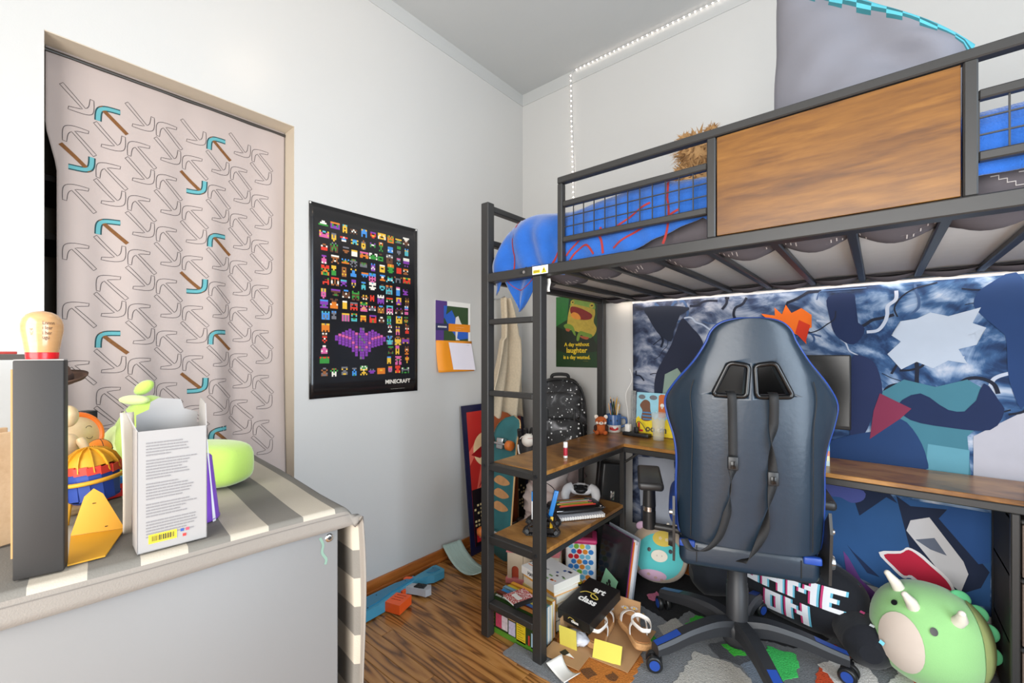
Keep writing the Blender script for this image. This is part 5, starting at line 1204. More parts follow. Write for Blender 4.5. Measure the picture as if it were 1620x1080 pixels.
# ---------------------------------------------------------------- floor things
def rug():
    t = thing('rug', 'multicoloured pixel patch rug under the desk and chair', 'rug', (0, 0, 0))
    rr = random.Random(21)
    X0, X1, Y0, Y1 = .775, 2.62, -1.085, -.03
    def rough(pts, amp=.006, step=.014):
        out = []
        n = len(pts)
        for i in range(n):
            a, b = pts[i], pts[(i+1) % n]; k = max(1, int(math.dist(a[:2], b[:2])/step))
            for j in range(k): out.append((a[0]+(b[0]-a[0])*j/k+rr.uniform(-amp, amp), a[1]+(b[1]-a[1])*j/k+rr.uniform(-amp, amp)))
        return out
    def pm(nm, c, var=.42): return mat('rug_'+nm, c, .98, var, 170, 1.0, 210, bd=.006)
    def patch(nm, c, pts, lv, amp=.006):
        p = rough([(q[0], q[1]) for q in pts], amp); z = .010+.0009*lv
        m = MB(); n = len(p); m.add([(a, b, .002) for a, b in p]+[(a, b, z) for a, b in p], [list(range(n, 2*n))]+[(i, (i+1) % n, n+(i+1) % n, n+i) for i in range(n)])
        return m.build('patch', pm(nm, c), t)
    b = rough([(X0, Y0), (X1, Y0), (X1, Y1), (.905, Y1), (.905, -1.014), (X0, -1.014)], .002); n = len(b)
    MB().add([(x, y, .0005) for x, y in b]+[(x, y, .010) for x, y in b], [list(range(n, 2*n)), list(range(n))[::-1]]+[(i, (i+1) % n, n+(i+1) % n, n+i) for i in range(n)]).build('pile', pm('grey', (122, 124, 126)), t)
    patch('black', (24, 23, 25), [(0.854, -0.228, 0.012), (1.094, -0.025, 0.012), (1.398, -0.176, 0.012), (1.276, -0.144, 0.012), (1.204, -0.490, 0.012), (1.038, -0.447, 0.012), (0.959, -0.446, 0.012)], 1)
    patch('charcoal', (30, 30, 33), [(1.147, -0.181, 0.012), (1.550, -0.047, 0.012), (1.723, -0.186, 0.012), (1.638, -0.336, 0.012), (1.421, -0.389, 0.012), (1.231, -0.348, 0.012)], 2)
    patch('orange', (186, 112, 40), [(0.875, -0.849, 0.012), (0.922, -0.727, 0.012), (1.093, -0.692, 0.012), (1.203, -0.775, 0.012), (1.220, -0.935, 0.012), (1.094, -1.060, 0.012), (0.995, -1.028, 0.012), (0.940, -0.966, 0.012)], 2)
    for x, y in ((930, 1064), (968, 1070), (993, 1034), (905, 1020)):
        patch('brown', (108, 66, 30), BROWN[(x, y)], 3)
    patch('light_grey', (178, 174, 166), [(1.334, -0.858, 0.012), (1.339, -0.607, 0.012), (1.445, -0.584, 0.012), (1.559, -0.631, 0.012), (1.560, -0.738, 0.012)], 2)
    patch('light_grey', (170, 166, 158), [(1.167, -0.549, 0.012), (1.205, -0.449, 0.012), (1.302, -0.489, 0.012), (1.251, -0.634, 0.012)], 2)
    patch('green', (58, 176, 52), [(1.251, -0.489, 0.012), (1.263, -0.364, 0.012), (1.354, -0.364, 0.012), (1.331, -0.486, 0.012)], 3)
    patch('bright_green', (72, 212, 104), [(1.547, -0.512, 0.012), (1.545, -0.395, 0.012), (1.643, -0.378, 0.012), (1.659, -0.508, 0.012), (1.617, -0.567, 0.012)], 3)
    patch('green', (58, 176, 52), [(1.409, -0.501, 0.012), (1.437, -0.457, 0.012), (1.492, -0.501, 0.012), (1.456, -0.536, 0.012)], 3)
    patch('green', (52, 150, 44), [(1.112, -0.760, 0.012), (1.163, -0.606, 0.012), (1.205, -0.633, 0.012), (1.170, -0.773, 0.012)], 3)
    patch('pale_green', (150, 206, 140), [(1.447, -0.268, 0.012), (1.481, -0.216, 0.012), (1.497, -0.249, 0.012), (1.468, -0.296, 0.012)], 3)
    patch('pink', (214, 120, 150), [(1.037, -0.346, 0.012), (1.065, -0.293, 0.012), (1.104, -0.345, 0.012), (1.072, -0.385, 0.012)], 3)
    patch('dark_grey', (74, 76, 80), [(1.365, -0.537, 0.012), (1.451, -0.416, 0.012), (1.543, -0.435, 0.012), (1.528, -0.578, 0.012), (1.423, -0.582, 0.012)], 2)
    patch('blue_grey', (108, 118, 130), [(1.486, -0.572, 0.012), (1.538, -0.462, 0.012), (1.628, -0.591, 0.012), (1.567, -0.679, 0.012)], 3)
    patch('red_orange', (206, 74, 30), [(1.709, -0.534, 0.012), (1.712, -0.406, 0.012), (1.757, -0.402, 0.012), (1.766, -0.501, 0.012)], 2)
    patch('white', (216, 212, 206), [(1.711, -0.391, 0.012), (1.768, -0.268, 0.012), (1.846, -0.293, 0.012), (1.894, -0.385, 0.012), (1.779, -0.483, 0.012)], 3)
    patch('red_orange', (206, 74, 30), [(1.703, -0.252, 0.012), (1.745, -0.217, 0.012), (1.805, -0.259, 0.012), (1.760, -0.298, 0.012)], 4)
    patch('black', (30, 29, 31), [(1.779, -0.303, 0.012), (1.805, -0.268, 0.012), (1.819, -0.365, 0.012), (1.792, -0.396, 0.012)], 4)
    patch('white', (210, 206, 200), [(1.894, -0.385, 0.012), (1.939, -0.232, 0.012), (2.021, -0.349, 0.012)], 3)
    patch('red_orange', (200, 70, 30), [(1.939, -0.223, 0.012), (1.985, -0.151, 0.012), (2.089, -0.258, 0.012), (2.021, -0.349, 0.012)], 4)
BROWN = {}
def _b(k, pts): BROWN[k] = pts
_b((930, 1064), [(1.056, -0.984, 0.012), (1.074, -0.944, 0.012), (1.107, -0.965, 0.012), (1.092, -1.001, 0.012)])
_b((968, 1070), [(1.136, -0.949, 0.012), (1.147, -0.908, 0.012), (1.178, -0.917, 0.012), (1.166, -0.955, 0.012)])
_b((993, 1034), [(1.129, -0.802, 0.012), (1.137, -0.763, 0.012), (1.163, -0.774, 0.012), (1.158, -0.809, 0.012)])
_b((905, 1020), [(0.932, -0.903, 0.012), (0.942, -0.854, 0.012), (0.985, -0.867, 0.012), (0.967, -0.911, 0.012)])
rug()
FZ = .0142
def toy_blaster():
    t = thing('toy_blaster', 'blue and orange toy dart blaster lying on the floor by the baseboard', 'toy gun', (.145, -1.125, .0), rz=math.radians(90))
    BL = mat('toy_blue', (70, 148, 178), .35, .06); OR = mat('toy_orange', (240, 92, 34), .35); GY = mat('toy_grey', (176, 178, 182), .4); DK = mat('toy_black', (36, 38, 40), .5)
    # lies on its side: local x along the barrel (muzzle at -x), local -y towards the room, z = thickness
    MB().prism([(-.27, -.045), (-.27, .035), (-.20, .045), (.02, .048), (.06, .040), (.12, .036), (.125, .0), (.06, -.004), (.02, -.012), (-.04, -.030), (-.10, -.050), (-.20, -.055)], .006, .052, 'z').build('receiver', BL, t)
    MB().prism([(-.265, -.03), (-.265, .025), (-.06, .035), (.10, .030), (.10, .006), (-.04, -.012), (-.12, -.035), (-.2, -.04)], .052, .058, 'z').build('raised_panel', mat('toy_blue_dark', (52, 122, 156), .35), t)
    MB().prism([(.118, .034), (.26, .052), (.275, .045), (.275, -.020), (.262, -.032), (.20, -.030), (.17, -.012), (.12, .002)], .008, .046, 'z').build('stock', BL, t)
    MB().prism([(.19, .020), (.255, .034), (.255, -.008), (.205, -.006)], .046, .049, 'z').build('stock_recess', mat('toy_blue_dark', (52, 122, 156), .35), t)
    MB().prism([(.045, -.006), (.085, -.002), (.115, -.060), (.135, -.085), (.115, -.110), (.085, -.105), (.070, -.060)], .012, .044, 'z').build('grip', GY, t)
    MB().prism([(.066, -.040), (.10, -.034), (.118, -.075), (.088, -.088)], .044, .049, 'z').build('grip_pad', DK, t)
    g = MB()
    for k in range(6): a = k/6; g.at((.083+.012*a, -.042-.038*a, .049), (0, 0, .35)).bx(-.016, .016, -.002, .002, 0, .0022)
    g.build('grip_ridges', DK, t)
    MB().prism([(-.10, -.040), (-.02, -.020), (.012, -.095), (-.075, -.125)], .008, .050, 'z').build('magazine', OR, t)
    m = MB()
    for k in range(3): m.at((-.055+.018*k, -.072+.004*k, .0502), (0, 0, .35)).bx(-.002, .002, -.024, .024, 0, .0012)
    m.build('magazine_groove', mat('toy_orange_dark', (190, 66, 24), .4), t)
    MB().prism([(-.255, .046), (-.15, .058), (-.148, .044), (-.255, .034)], .012, .050, 'z').build('rail', OR, t)
    MB().prism([(.01, -.010), (.04, -.004), (.035, -.022), (.012, -.026)], .020, .040, 'z').build('trigger', OR, t)
    MB().prism([(.065, .041), (.085, .045), (.105, .018), (.085, .014)], .052, .060, 'z').build('slide_lever', OR, t)
    MB().cyl((-.272, -.005, .03), (-.292, -.005, .03), .018, .020, 20).build('muzzle', OR, t)
    for x, y in ((-.24, .02), (-.1, .015), (.06, .018), (-.18, -.045), (.24, .03)): MB().cyl((x, y, .058 if x < .1 else .046), (x, y, .0592 if x < .1 else .0495), .003, n=8).build('screw', DK, t)
toy_blaster()
def books():
    # row of books standing spine-up behind the ladder
    specs = [('green and black comic with picture panels, first in the row', (38, 62, 26), .024, 'DOG MAN UNLEASHED'), ('brown and red comic book, second in the row', (110, 48, 34), .020, 'DOG MAN'), ('bright blue comic book, third in the row', (42, 128, 190), .022, ''), ('pale blue comic book, fourth in the row', (120, 160, 180), .020, ''), ('yellow spined comic book, fifth in the row', (206, 178, 50), .020, ''), ('orange spined comic book at the end of the row', (222, 148, 44), .022, '')]
    y = -1.006
    for i, (lab, c, th, ti) in enumerate(specs):
        w_, h_ = .235-.006*(i % 3), .150+.004*(i % 2)
        t = thing('book', lab+' behind the ladder', 'book', (.760, y+th/2, .0005 if i < 2 else .0005), rot=(0, 0, .0), group='books standing spine-up behind the ladder')
        MB().bx(-w_/2+.002, w_/2-.002, -th/2+.0015, th/2-.0015, .002, h_-.002).build('pages', mat('page_block', (224, 220, 208), .8, .05, 200), t)
        cm = mat('cover_%d' % i, c, .4, .12, 20)
        MB().bx(-w_/2, w_/2, -th/2, -th/2+.0015, 0, h_).bx(-w_/2, w_/2, th/2-.0015, th/2, 0, h_).bx(-w_/2, w_/2, -th/2, th/2, h_-.0015, h_).build('cover', cm, t)
        sb = MB(); sb.bx(.02, w_/2-.004, -th/2+.002, th/2-.002, h_, h_+.0005); sb.build('spine_picture', mat('spine_art_%d' % i, ((180, 120, 60), (60, 96, 150), (230, 196, 90), (90, 130, 110), (150, 110, 60), (240, 200, 120))[i], .4, .5, 60), t)
        if ti:
            x = MB().at((-.035, 0, h_+.0007)).text(ti, .013, bold=.0004); x.build('lettering', PAPER, t)
        if i == 0:
            R = lambda a, b, c_, d: [(a, -th/2-.0006, c_), (b, -th/2-.0006, c_), (b, -th/2-.0006, d), (a, -th/2-.0006, d)]
            MB().poly(R(-.117, .115, .0, .022)).build('green_border', mat('leaf_green_print', (88, 142, 44), .4), t)
            for k, (a, b, c_, d, col) in enumerate(((-.095, -.062, .03, .085, (196, 70, 96)), (-.062, -.03, .03, .085, (214, 200, 206)), (-.025, .01, .025, .08, (196, 190, 214)), (-.095, -.03, .09, .115, (222, 190, 150)), (-.025, .01, .085, .112, (226, 170, 110)))): MB().poly(R(a, b, c_, d)).build('picture_panel', mat('panel_%d' % k, col, .4, .4, 90), t)
            MB().poly(R(.016, .062, .016, .115)).build('yellow_panel', mat('yellow_panel', (232, 202, 40), .4), t)
            k = MB()
            for q in range(9): k.poly([(p[0], p[1]-.0006, p[2]) for p in R(.021, .057-.008*(q % 3), .028+.009*q, .030+.009*q)])
            k.build('text_lines', mat('brown_text', (110, 90, 30), .5), t)['kind'] = 'stuff'
            x = MB().at((-.108, -th/2-.001, .068), (PI/2, -PI/2, 0)).text('DOG MAN', .016, bold=.0004); x.build('lettering', mat('yellow_panel', (232, 202, 40), .4), t)
            MB().poly(R(.075, .083, .02, .06)).build('red_panel', mat('red_panel', (200, 60, 50), .4), t); MB().poly(R(.09, .113, .016, .075)).build('blue_panel', mat('blue_panel', (170, 200, 220), .4), t)
        y += th+.001
    yb = y
    # composition notebook on top
    t = thing('composition_notebook', 'small red marbled composition notebook lying on the row of books', 'notebook', (.752, -.962, .1555), rot=(-.02, .0, -.28))
    m, nt, N, L, P = _new('red_marble'); tc = N.new('ShaderNodeTexCoord'); v = N.new('ShaderNodeTexNoise'); v.inputs['Scale'].default_value = 230; v.inputs['Detail'].default_value = 2; L.new(tc.outputs['Object'], v.inputs['Vector']); cr = ramp(N, [(.46, (176, 44, 42)), (.53, (236, 220, 214))]); cr.color_ramp.interpolation = 'CONSTANT'; L.new(v.outputs['Fac'], cr.inputs[0]); L.new(cr.outputs[0], P.inputs['Base Color'])
    MB().bx(-.038, .052, -.050, .050, .001, .009).build('pages', PAPER, t); MB().bx(-.040, .038, -.052, .052, .009, .0102).build('cover', m, t); MB().bx(.038, .054, -.052, .052, .0, .0104).build('spine_tape', INK, t)
    MB().bx(-.024, .026, -.022, .0, .0102, .0106).build('name_label', PAPER, t)
    # thick white book and friends lying behind
    t = thing('book', 'thick white paperback lying open-cornered on top of the book pile', 'book', (.770, -.762, .171), rz=-.22)
    MB().bx(-.105, .105, -.075, .075, .001, .032).build('pages', mat('page_block', (224, 220, 208), .8, .05, 200), t)
    MB().bx(-.107, .107, -.077, .077, .032, .0335).bx(-.107, .107, -.077, .077, 0, .001).bx(-.107, .107, -.0785, -.077, 0, .0335).build('cover', mat('white_cover_gloss', (232, 230, 226), .35), t)
    x = MB().at((-.055, -.02, .0340), (0, 0, .0)).text('HAWK', .036, bold=.001); x.build('lettering', INK, t)
    MB().bx(-.10, .0, -.046, -.041, .0335, .0339).build('orange_line', mat('orange_line', (226, 130, 50), .4), t)
    r = random.Random(3)
    for k in range(12): MB().box((.02+r.uniform(-.0, .075), r.uniform(-.065, .065), .0338), (r.uniform(.006, .02), r.uniform(.004, .014), .0005)).build('cover_picture', mat('hawk_art_%d' % (k % 4), ((60, 90, 150), (226, 120, 60), (120, 160, 90), (70, 60, 60))[k % 4], .4), t)
    x = MB().at((-.03, -.0793, .016), (PI/2, 0, 0)).text('HAWK', .022, bold=.0008); x.build('lettering', INK, t)
    cc = [('orange paperback lying directly under the thick white paperback', (226, 160, 60), .022), ('cream paperback lying second below the thick white paperback', (226, 216, 196), .028), ('mustard hardback lying third below the thick white paperback', (196, 170, 100), .033), ('grey hardback lying near the bottom of the book pile', (150, 150, 140), .041), ('dark green hardback at the bottom of the book pile', (50, 70, 50), .046)]
    z = .1705
    for i, (lab, c, th) in enumerate(cc):
        z -= th
        t = thing('book', lab, 'book', (.766+.004*(i % 2), -.755, max(z, .0005)), rz=-.22+.06*((i % 3)-1), group='books lying in a pile behind the ladder')
        MB().bx(-.105, .105, -.066, .066, .0015, th-.002).build('pages', mat('page_block', (224, 220, 208), .8, .05, 200), t)
        MB().bx(-.108, .108, -.069, .069, th-.002, th-.0004).bx(-.108, .108, -.069, .069, 0, .0015).bx(-.108, .108, -.0705, -.069, 0, th-.0004).build('cover', mat('lying_cover_%d' % i, c, .4, .1), t)
    # loose magazines toward the tin
    t = thing('magazine', 'dark photo magazine lying on the floor below the dotted tin', 'magazine', (.735, -.56, .0005), rz=.35)
    MB().bx(-.14, .14, -.10, .10, 0, .006).build('pages', PAPER, t); MB().bx(-.14, .14, -.10, .10, .006, .0065).build('cover', mat('dark_photo_cover', (72, 74, 84), .3, .7, 22), t)
    t = thing('envelope', 'yellow envelope wedged behind the thick white paperback', 'envelope', (.655, -.655, .0), rot=(-.35, .1, .6))
    MB().bx(-.06, .06, -.001, .001, 0, .09).build('paper', mat('yellow_envelope', (238, 196, 50), .6), t); MB().prism([(-.06, .09), (.06, .09), (0, .045)], -.0016, -.001, 'y').build('flap', mat('yellow_envelope_flap', (226, 180, 40), .6), t)
books()
def shoe_box():
    KR = mat('kraft_card', (176, 136, 94), .85, .06, 30); YL = mat('yellow_card_lining', (214, 200, 84), .8, .05); BK = mat('black_card', (22, 21, 22), .42)
    t = thing('shoe_box', 'open kraft shoe box with yellow lining spread on the rug', 'shoe box', (1.005, -.775, FZ), rz=.12)
    MB().bx(-.10, .13, -.13, .15, 0, .0025).build('base', KR, t)
    MB().at((0, .15, 0), (-.12, 0, 0)).bx(-.10, .13, 0, .0025, 0, .10).build('side_wall', KR, t)
    MB().bx(-.1025, -.10, -.12, .15, 0, .10).build('side_wall', KR, t)
    MB().at((-.10, -.125, 0), (.1, 0, .0)).bx(0, .072, -.003, 0, 0, .082).build('yellow_wall', YL, t)
    MB().at((.035, -.125, 0), (-.55, 0, .12)).bx(0, .105, -.003, 0, 0, .062).build('yellow_wall', YL, t)
    MB().at((-.13, -.125, .001), (-.04, 0, -.02)).bx(0, .155, -.095, 0, 0, .0025).build('front_flap', KR, t)
    MB().at((.13, .02, .001), (0, -.03, -.08)).bx(0, .055, -.15, .14, 0, .0025).build('side_flap', KR, t)
    # lid, propped over the box
    t = thing('box_lid', 'black art class box lid propped on the open shoe box', 'box lid', (.972, -.770, .112), rot=(math.radians(9), math.radians(1), math.radians(-3)))
    W, L_ = .150, .235
    MB().bx(-W/2, W/2, -L_/2, L_/2, .040, .0425, b=.001, seg=1).bx(-W/2, W/2, -L_/2, -L_/2+.002, 0, .04).bx(-W/2, W/2, L_/2-.002, L_/2, 0, .04).bx(-W/2, -W/2+.002, -L_/2, L_/2, 0, .04).bx(W/2-.002, W/2, -L_/2, L_/2, 0, .04).build('lid_shell', BK, t)
    x = MB(); x.at((.012, .062, .0430)).text('art', .044, bold=.0016); x.at((.0, -.012, .0430)).text('class', .044, bold=.0016); x.build('lettering', PAPER, t)
    s = MB(); s.strip(spline([(-.052, .012), (-.036, .030), (-.008, .034), (.022, .024), (.030, .014), (.014, .010), (-.004, .018), (-.004, .034), (.006, .046)], 6), .0045, lambda a, b: (a, b, .0431)); s.build('yellow_squiggle', mat('gold_print', (216, 190, 84), .5), t)
    x = MB().at((.008, -L_/2-.0006, .018), (PI/2, 0, 0)); x.text('class', .018, bold=.0007); x.build('lettering', PAPER, t)
    s = MB(); s.strip(spline([(-.024, .020), (-.014, .030), (.002, .028), (.010, .024)], 5), .0022, lambda a, b: (a, -L_/2-.0007, b)); s.build('yellow_squiggle', mat('gold_print', (216, 190, 84), .5), t)
    # tissue and leaflets in the box
    t = thing('tissue_paper', 'crumpled grey white tissue in the shoe box', 'tissue', (.965, -.868, FZ+.003))
    MB().ell((0, 0, .022), (.055, .035, .022), 24, 14, fn=lambda p: p*(1+.35*fbm(p.x*4, p.y*4, p.z*5))).build('tissue', mat('tissue', (206, 206, 212), .7), t)
    t = thing('leaflet', 'white leaflet with an orange circle on the shoe box flap', 'leaflet', (.985, -.955, FZ+.0045), rot=(.05, .03, -.35))
    MB().bx(-.035, .04, -.014, .014, 0, .0008).build('paper', PAPER, t); MB().lathe([(0, .0014), (.009, .0014), (.009, .0009)], (.018, 0, 0), 16).build('orange_circle', mat('orange_print_dot', (232, 96, 50), .5), t); MB().bx(-.035, -.01, -.014, .014, .0008, .0013).build('black_panel', INK, t)
    t = thing('paper_scrap', 'curled white card scrap lying on the rug edge', 'card', (1.015, -1.035, FZ+.002), rz=-.35)
    MB().grid(lambda u, v: (-.055+.11*u, (-.028+.056*v)*(1+.25*abs(2*u-1)**2), .001+.022*(2*u-1)**2*(.6+.4*v)), 14, 6).build('card', PAPER, t, sol=.0012)
    # sandals
    def sandal(lab, loc, rot):
        t = thing('sandal', lab, 'sandal', loc, rot=rot, group='white flower sandals by the shoe box')
        out = spline([(-.11, 0), (-.10, .030), (-.06, .034), (0, .030), (.05, .038), (.09, .036), (.112, .015), (.115, -.01), (.09, -.034), (.04, -.036), (-.02, -.030), (-.07, -.034), (-.10, -.028)], 4, True)
        n = len(out)
        b = MB()
        rings = [(1.0, 0), (1.04, .006), (1.0, .012), (1.04, .018), (1.0, .024)]
        for k, (s, z) in enumerate(rings): b.v += [(x*s, y*s, z) for x, y in out]
        for k in range(4):
            for i in range(n): b.f.append([k*n+i, k*n+(i+1) % n, (k+1)*n+(i+1) % n, (k+1)*n+i]); b.m.append(0); b.s.append(True)
        b.f += [list(range(n))[::-1], list(range(4*n, 5*n))]; b.m += [0, 0]; b.s += [False, False]
        b.build('rope_sole', mat('rope_jute', (196, 148, 98), .9, .35, 140, 1, 220), t)
        MB().prism([(x*.93, y*.9) for x, y in out], .024, .027, 'z').build('insole', mat('tan_insole', (170, 116, 70), .6), t)
        WL = mat('white_leather', (236, 232, 226), .45)
        def band(nm, pts, w_, up=(1, 0, 0)):
            MB().tube(spline(pts, 6), .0014, 8, flat=w_/.0014, up=up).build(nm, WL, t)
        band('toe_strap', [(.06, .037, .022), (.065, .03, .05), (.07, 0, .062), (.068, -.03, .05), (.065, -.036, .022)], .013)
        band('side_strap', [(-.04, .034, .022), (-.035, .034, .05), (-.045, .025, .075)], .008); band('side_strap', [(-.04, -.034, .022), (-.035, -.034, .05), (-.045, -.025, .075)], .008)
        band('ankle_strap', [(-.02, .01, .085), (-.05, .036, .08), (-.105, .02, .075), (-.112, 0, .074), (-.105, -.02, .075), (-.05, -.036, .08), (-.02, -.01, .085), (-.02, .01, .085)], .009, (0, 0, 1))
        MB().box((-.02, -.024, .086), (.014, .004, .014), b=.001).build('buckle', mat('gold_buckle', (206, 170, 96), .3, metal=.8), t)
        for (cx, cy) in ((.066, -.020), (.07, .018)):
            fl = MB(); c = Vector((cx, cy, .068))
            for k in range(12):
                a = 2*PI*k/12; d = Vector((math.cos(a), math.sin(a), .15)); s = Vector((-math.sin(a), math.cos(a), 0))*.0035; p = c+d*.006; q = c+d*.019
                fl.add([tuple(p-s*.6), tuple(p+s*.6), tuple(q*.4+p*.6+s), tuple(q), tuple(q*.4+p*.6-s)], [(0, 1, 2, 3, 4)])
            f_ = fl.build('flower', WHITEP, t); f_['kind'] = 'stuff'; MB().ell((cx, cy, .069), (.006, .006, .004), 10, 6).build('flower_centre', mat('flower_yellow', (226, 170, 50), .6), t)
    sandal('white flowered sandal with braided sole lying on the kraft box side', (1.130, -.695, .032), (.10, .08, math.radians(135)))
    sandal('second white sandal tucked under the black box lid', (1.015, -.752, .0190), (0, 0, math.radians(105)))
shoe_box()
def under_desk():
    # dotted tin
    t = thing('dotted_tin', 'tall tin with bright multicoloured dots and a pink lid', 'tin', (.722, -.425, .0075), rz=.52); t.scale = (1.12, 1.12, 1.06)
    MB().box((0, 0, .105), (.135, .11, .19), b=.016, seg=3).build('body', mat('white_tin', (236, 234, 230), .3), t)
    MB().box((0, 0, .207), (.142, .117, .024), b=.010, seg=3).build('lid', mat('pink_lid', (206, 62, 116), .35), t)
    MB().box((0, 0, .2195), (.10, .075, .002)).build('lid_picture', mat('lid_art', (120, 40, 60), .35, .8, 60), t)
    cs = [(214, 40, 50), (240, 206, 50), (60, 130, 200), (130, 190, 70), (232, 140, 50), (120, 190, 220)]
    ms = [mat('dot_%d' % i, c, .3) for i, c in enumerate(cs)]
    r = random.Random(6)
    for sx, (ax, nx) in ((0, ('y', 5)), (1, ('x', 4)), (2, ('x', 4))):
        for i in range(nx):
            for j in range(8):
                k = r.randrange(6); rr_ = .0115
                u = (i-(nx-1)/2)*.025+(.006 if j % 2 else -.006); z = .02+.0235*j
                if abs(u) > (.055 if sx == 0 else .043): continue
                if sx == 0: pts = [(u+a, -.0555, z+b) for a, b in circ(0, 0, rr_, 14)]
                elif sx == 1: pts = [(.068, u+a, z+b) for a, b in circ(0, 0, rr_, 14)]
                else: pts = [(-.068, u-a, z+b) for a, b in circ(0, 0, rr_, 14)]
                MB().poly(pts).build('dot', ms[k], t)
    # toy castle house
    t = thing('dollhouse', 'cream toy house with arched openings and pink base behind the books', 'dollhouse', (.545, -.560, 0), rz=.45)
    CRm = mat('cream_plastic', (232, 216, 190), .5); PK = mat('pink_plastic', (222, 128, 130), .45)
    MB().bx(-.15, .13, -.07, .07, 0, .028, b=.004).build('base', PK, t)
    def arch(x0, x1, z0, z1, cx, w_, h_): 
        a = [(x0, z0), (cx-w_, z0), (cx-w_, z0+h_)]+[(cx+w_*math.cos(q), z0+h_+w_*math.sin(q)) for q in [PI*(1-i/8) for i in range(1, 8)]]+[(cx+w_, z0+h_), (cx+w_, z0), (x1, z0), (x1, z1), (x0, z1)]
        return a
    for x0, x1 in ((-.14, -.06), (-.058, .03), (.032, .12)):
        MB().prism(arch(x0, x1, .028, .16, (x0+x1)/2, .018, .045), -.066, -.056, 'y').build('front_wall', CRm, t)
        MB().bx(x0+.015, x1-.015, -.054, -.052, .03, .12).build('curtain_panel', mat('dollhouse_inside_%d' % int(x0*1000), ((206, 90, 60), (170, 60, 80), (226, 140, 60))[int((x0+.14)*12) % 3], .6), t)
    MB().bx(-.14, .12, .056, .066, .028, .16).build('rear_wall', CRm, t); MB().bx(-.14, -.13, -.056, .056, .028, .16).build('side_wall', CRm, t); MB().bx(.11, .12, -.056, .056, .028, .16).build('side_wall', CRm, t)
    MB().prism([(-.075, .16), (.075, .16), (0, .205)], -.145, .125, 'x').build('roof', PK, t)
    # folders
    t = thing('folder_stack', 'large glossy black folder standing on edge beside the dotted tin', 'folder', (.895, -.437, FZ), rot=(-.16, 0, -.42))
    MB().bx(-.115, .10, -.002, .002, 0, .285, b=.001, seg=1).build('cover', mat('glossy_black_sheet', (34, 34, 38), .18), t)
    for k, (c, dx, hh) in enumerate((((150, 60, 120), .0, .285), ((226, 120, 50), .004, .27), ((240, 240, 240), .006, .28), ((230, 232, 236), .009, .26), ((200, 206, 214), .010, .275))): MB().bx(-.10, .10+dx, .004+.006*k, .008+.006*k, 0, hh).build('sheet', mat('folder_sheet_%d' % k, c, .5), t)
    MB().bx(-.115, .112, .036, .039, 0, .29, b=.001, seg=1).build('back_cover', mat('clear_blue_grey', (150, 158, 168), .3), t)
    for i, (lab, c, loc, rot) in enumerate((('bright green paper leaning low on the black folder', (150, 210, 60), (.915, -.494, FZ), (-.16, -.12, -.42)), ('pale green card with a black stamp leaning on the black folder', (136, 190, 152), (.905, -.504, FZ+.035), (-.16, .28, -.42)))):
        p = thing('note_card', lab, 'card', loc, rot=rot)
        MB().bx(-.045, .045, -.0008, .0008, 0, .075+.012*i).build('card', mat('note_%d' % i, c, .7), p)
        if i:
            k = MB(); [k.poly([(a, -.0014, b) for a, b in circ(x, z, r_, 10)]) for x, z, r_ in ((.0, .05, .010), (.010, .038, .008), (-.008, .034, .007))]; k.build('stamp', INK, p)
    t = thing('black_folder', 'flat black folder with a red tab lying behind the art class lid', 'folder', (.885, -.545, .0145), rz=-.12)
    MB().bx(-.085, .075, -.055, .055, .0, .02, b=.001, seg=1).build('cover', mat('black_folder_card', (28, 30, 30), .5), t); MB().bx(.04, .055, -.056, -.0552, .004, .018).build('red_tab', mat('red_tab', (190, 40, 44), .5), t)
    # teal cow plush
    t = thing('plush_cow', 'round turquoise plush cow with pale snout sitting under the desk', 'plush toy', (1.030, -.190, FZ), rot=(-.22, .0, .42))
    TE = mat('turquoise_plush', (92, 200, 200), .95, .05, 14, .4, 300, sheen=.4); BE = mat('beige_plush', (206, 184, 158), .95, .06, sheen=.3); YE = mat('yellow_plush', (226, 198, 92), .95); LI = mat('lilac_plush', (216, 180, 206), .95); WHp = mat('cream_plush', (236, 228, 212), .95)
    R = (.142, .112, .138)
    shp = lambda p: Vector((p.x*(1-.16*max(0, p.z)), p.y, p.z))
    MB().ell((0, 0, .132), R, 36, 24, e=.85, fn=shp).build('body', BE, t)
    def onb(a, b, o=.003):
        """a, b in [-1,1] over the front of the body"""
        y = -math.sqrt(max(0, 1-min(.999, abs(a)**2.3+abs(b)**2.3)))**.9
        return (a*R[0]*(1-.16*max(0, b)), y*R[1]-o, .132+b*R[2])
    def pad(nm, m, ce, ra, o, nn=26, mm=7, clip=None):
        g = MB(); g.grid(lambda u, v: onb(ce[0]+ra[0]*v*math.cos(2*PI*u), ce[1]+ra[1]*v*math.sin(2*PI*u), o), nn, mm); return g.build(nm, m, t)
    pad('face_panel', TE, (.0, -.02), (.80, .78), .0025)
    pad('forehead_patch', YE, (.15, .60), (.38, .24), .005); pad('belly_patch', LI, (-.22, -.66), (.46, .22), .005)
    pad('snout', WHp, (.0, .05), (.27, .20), .009)
    for s in (-1, 1):
        pad('eye', BLACKP, (s*.36+.02, .22), (.065, .07), .006, 12, 3); pad('nostril', mat('pale_stitch', (206, 196, 186), .8), (s*.08, .06), (.02, .03), .0115, 8, 2)
        MB().at((s*.085, -.01, .255), (0, s*.5, 0)).ell((0, 0, 0), (.026, .012, .020), 14, 8).build('ear', BE if s > 0 else LI, t)
        MB().tube([(s*.045, -.01, .258), (s*.05, -.012, .280)], [.011, .006], 10).build('horn', WHp, t)
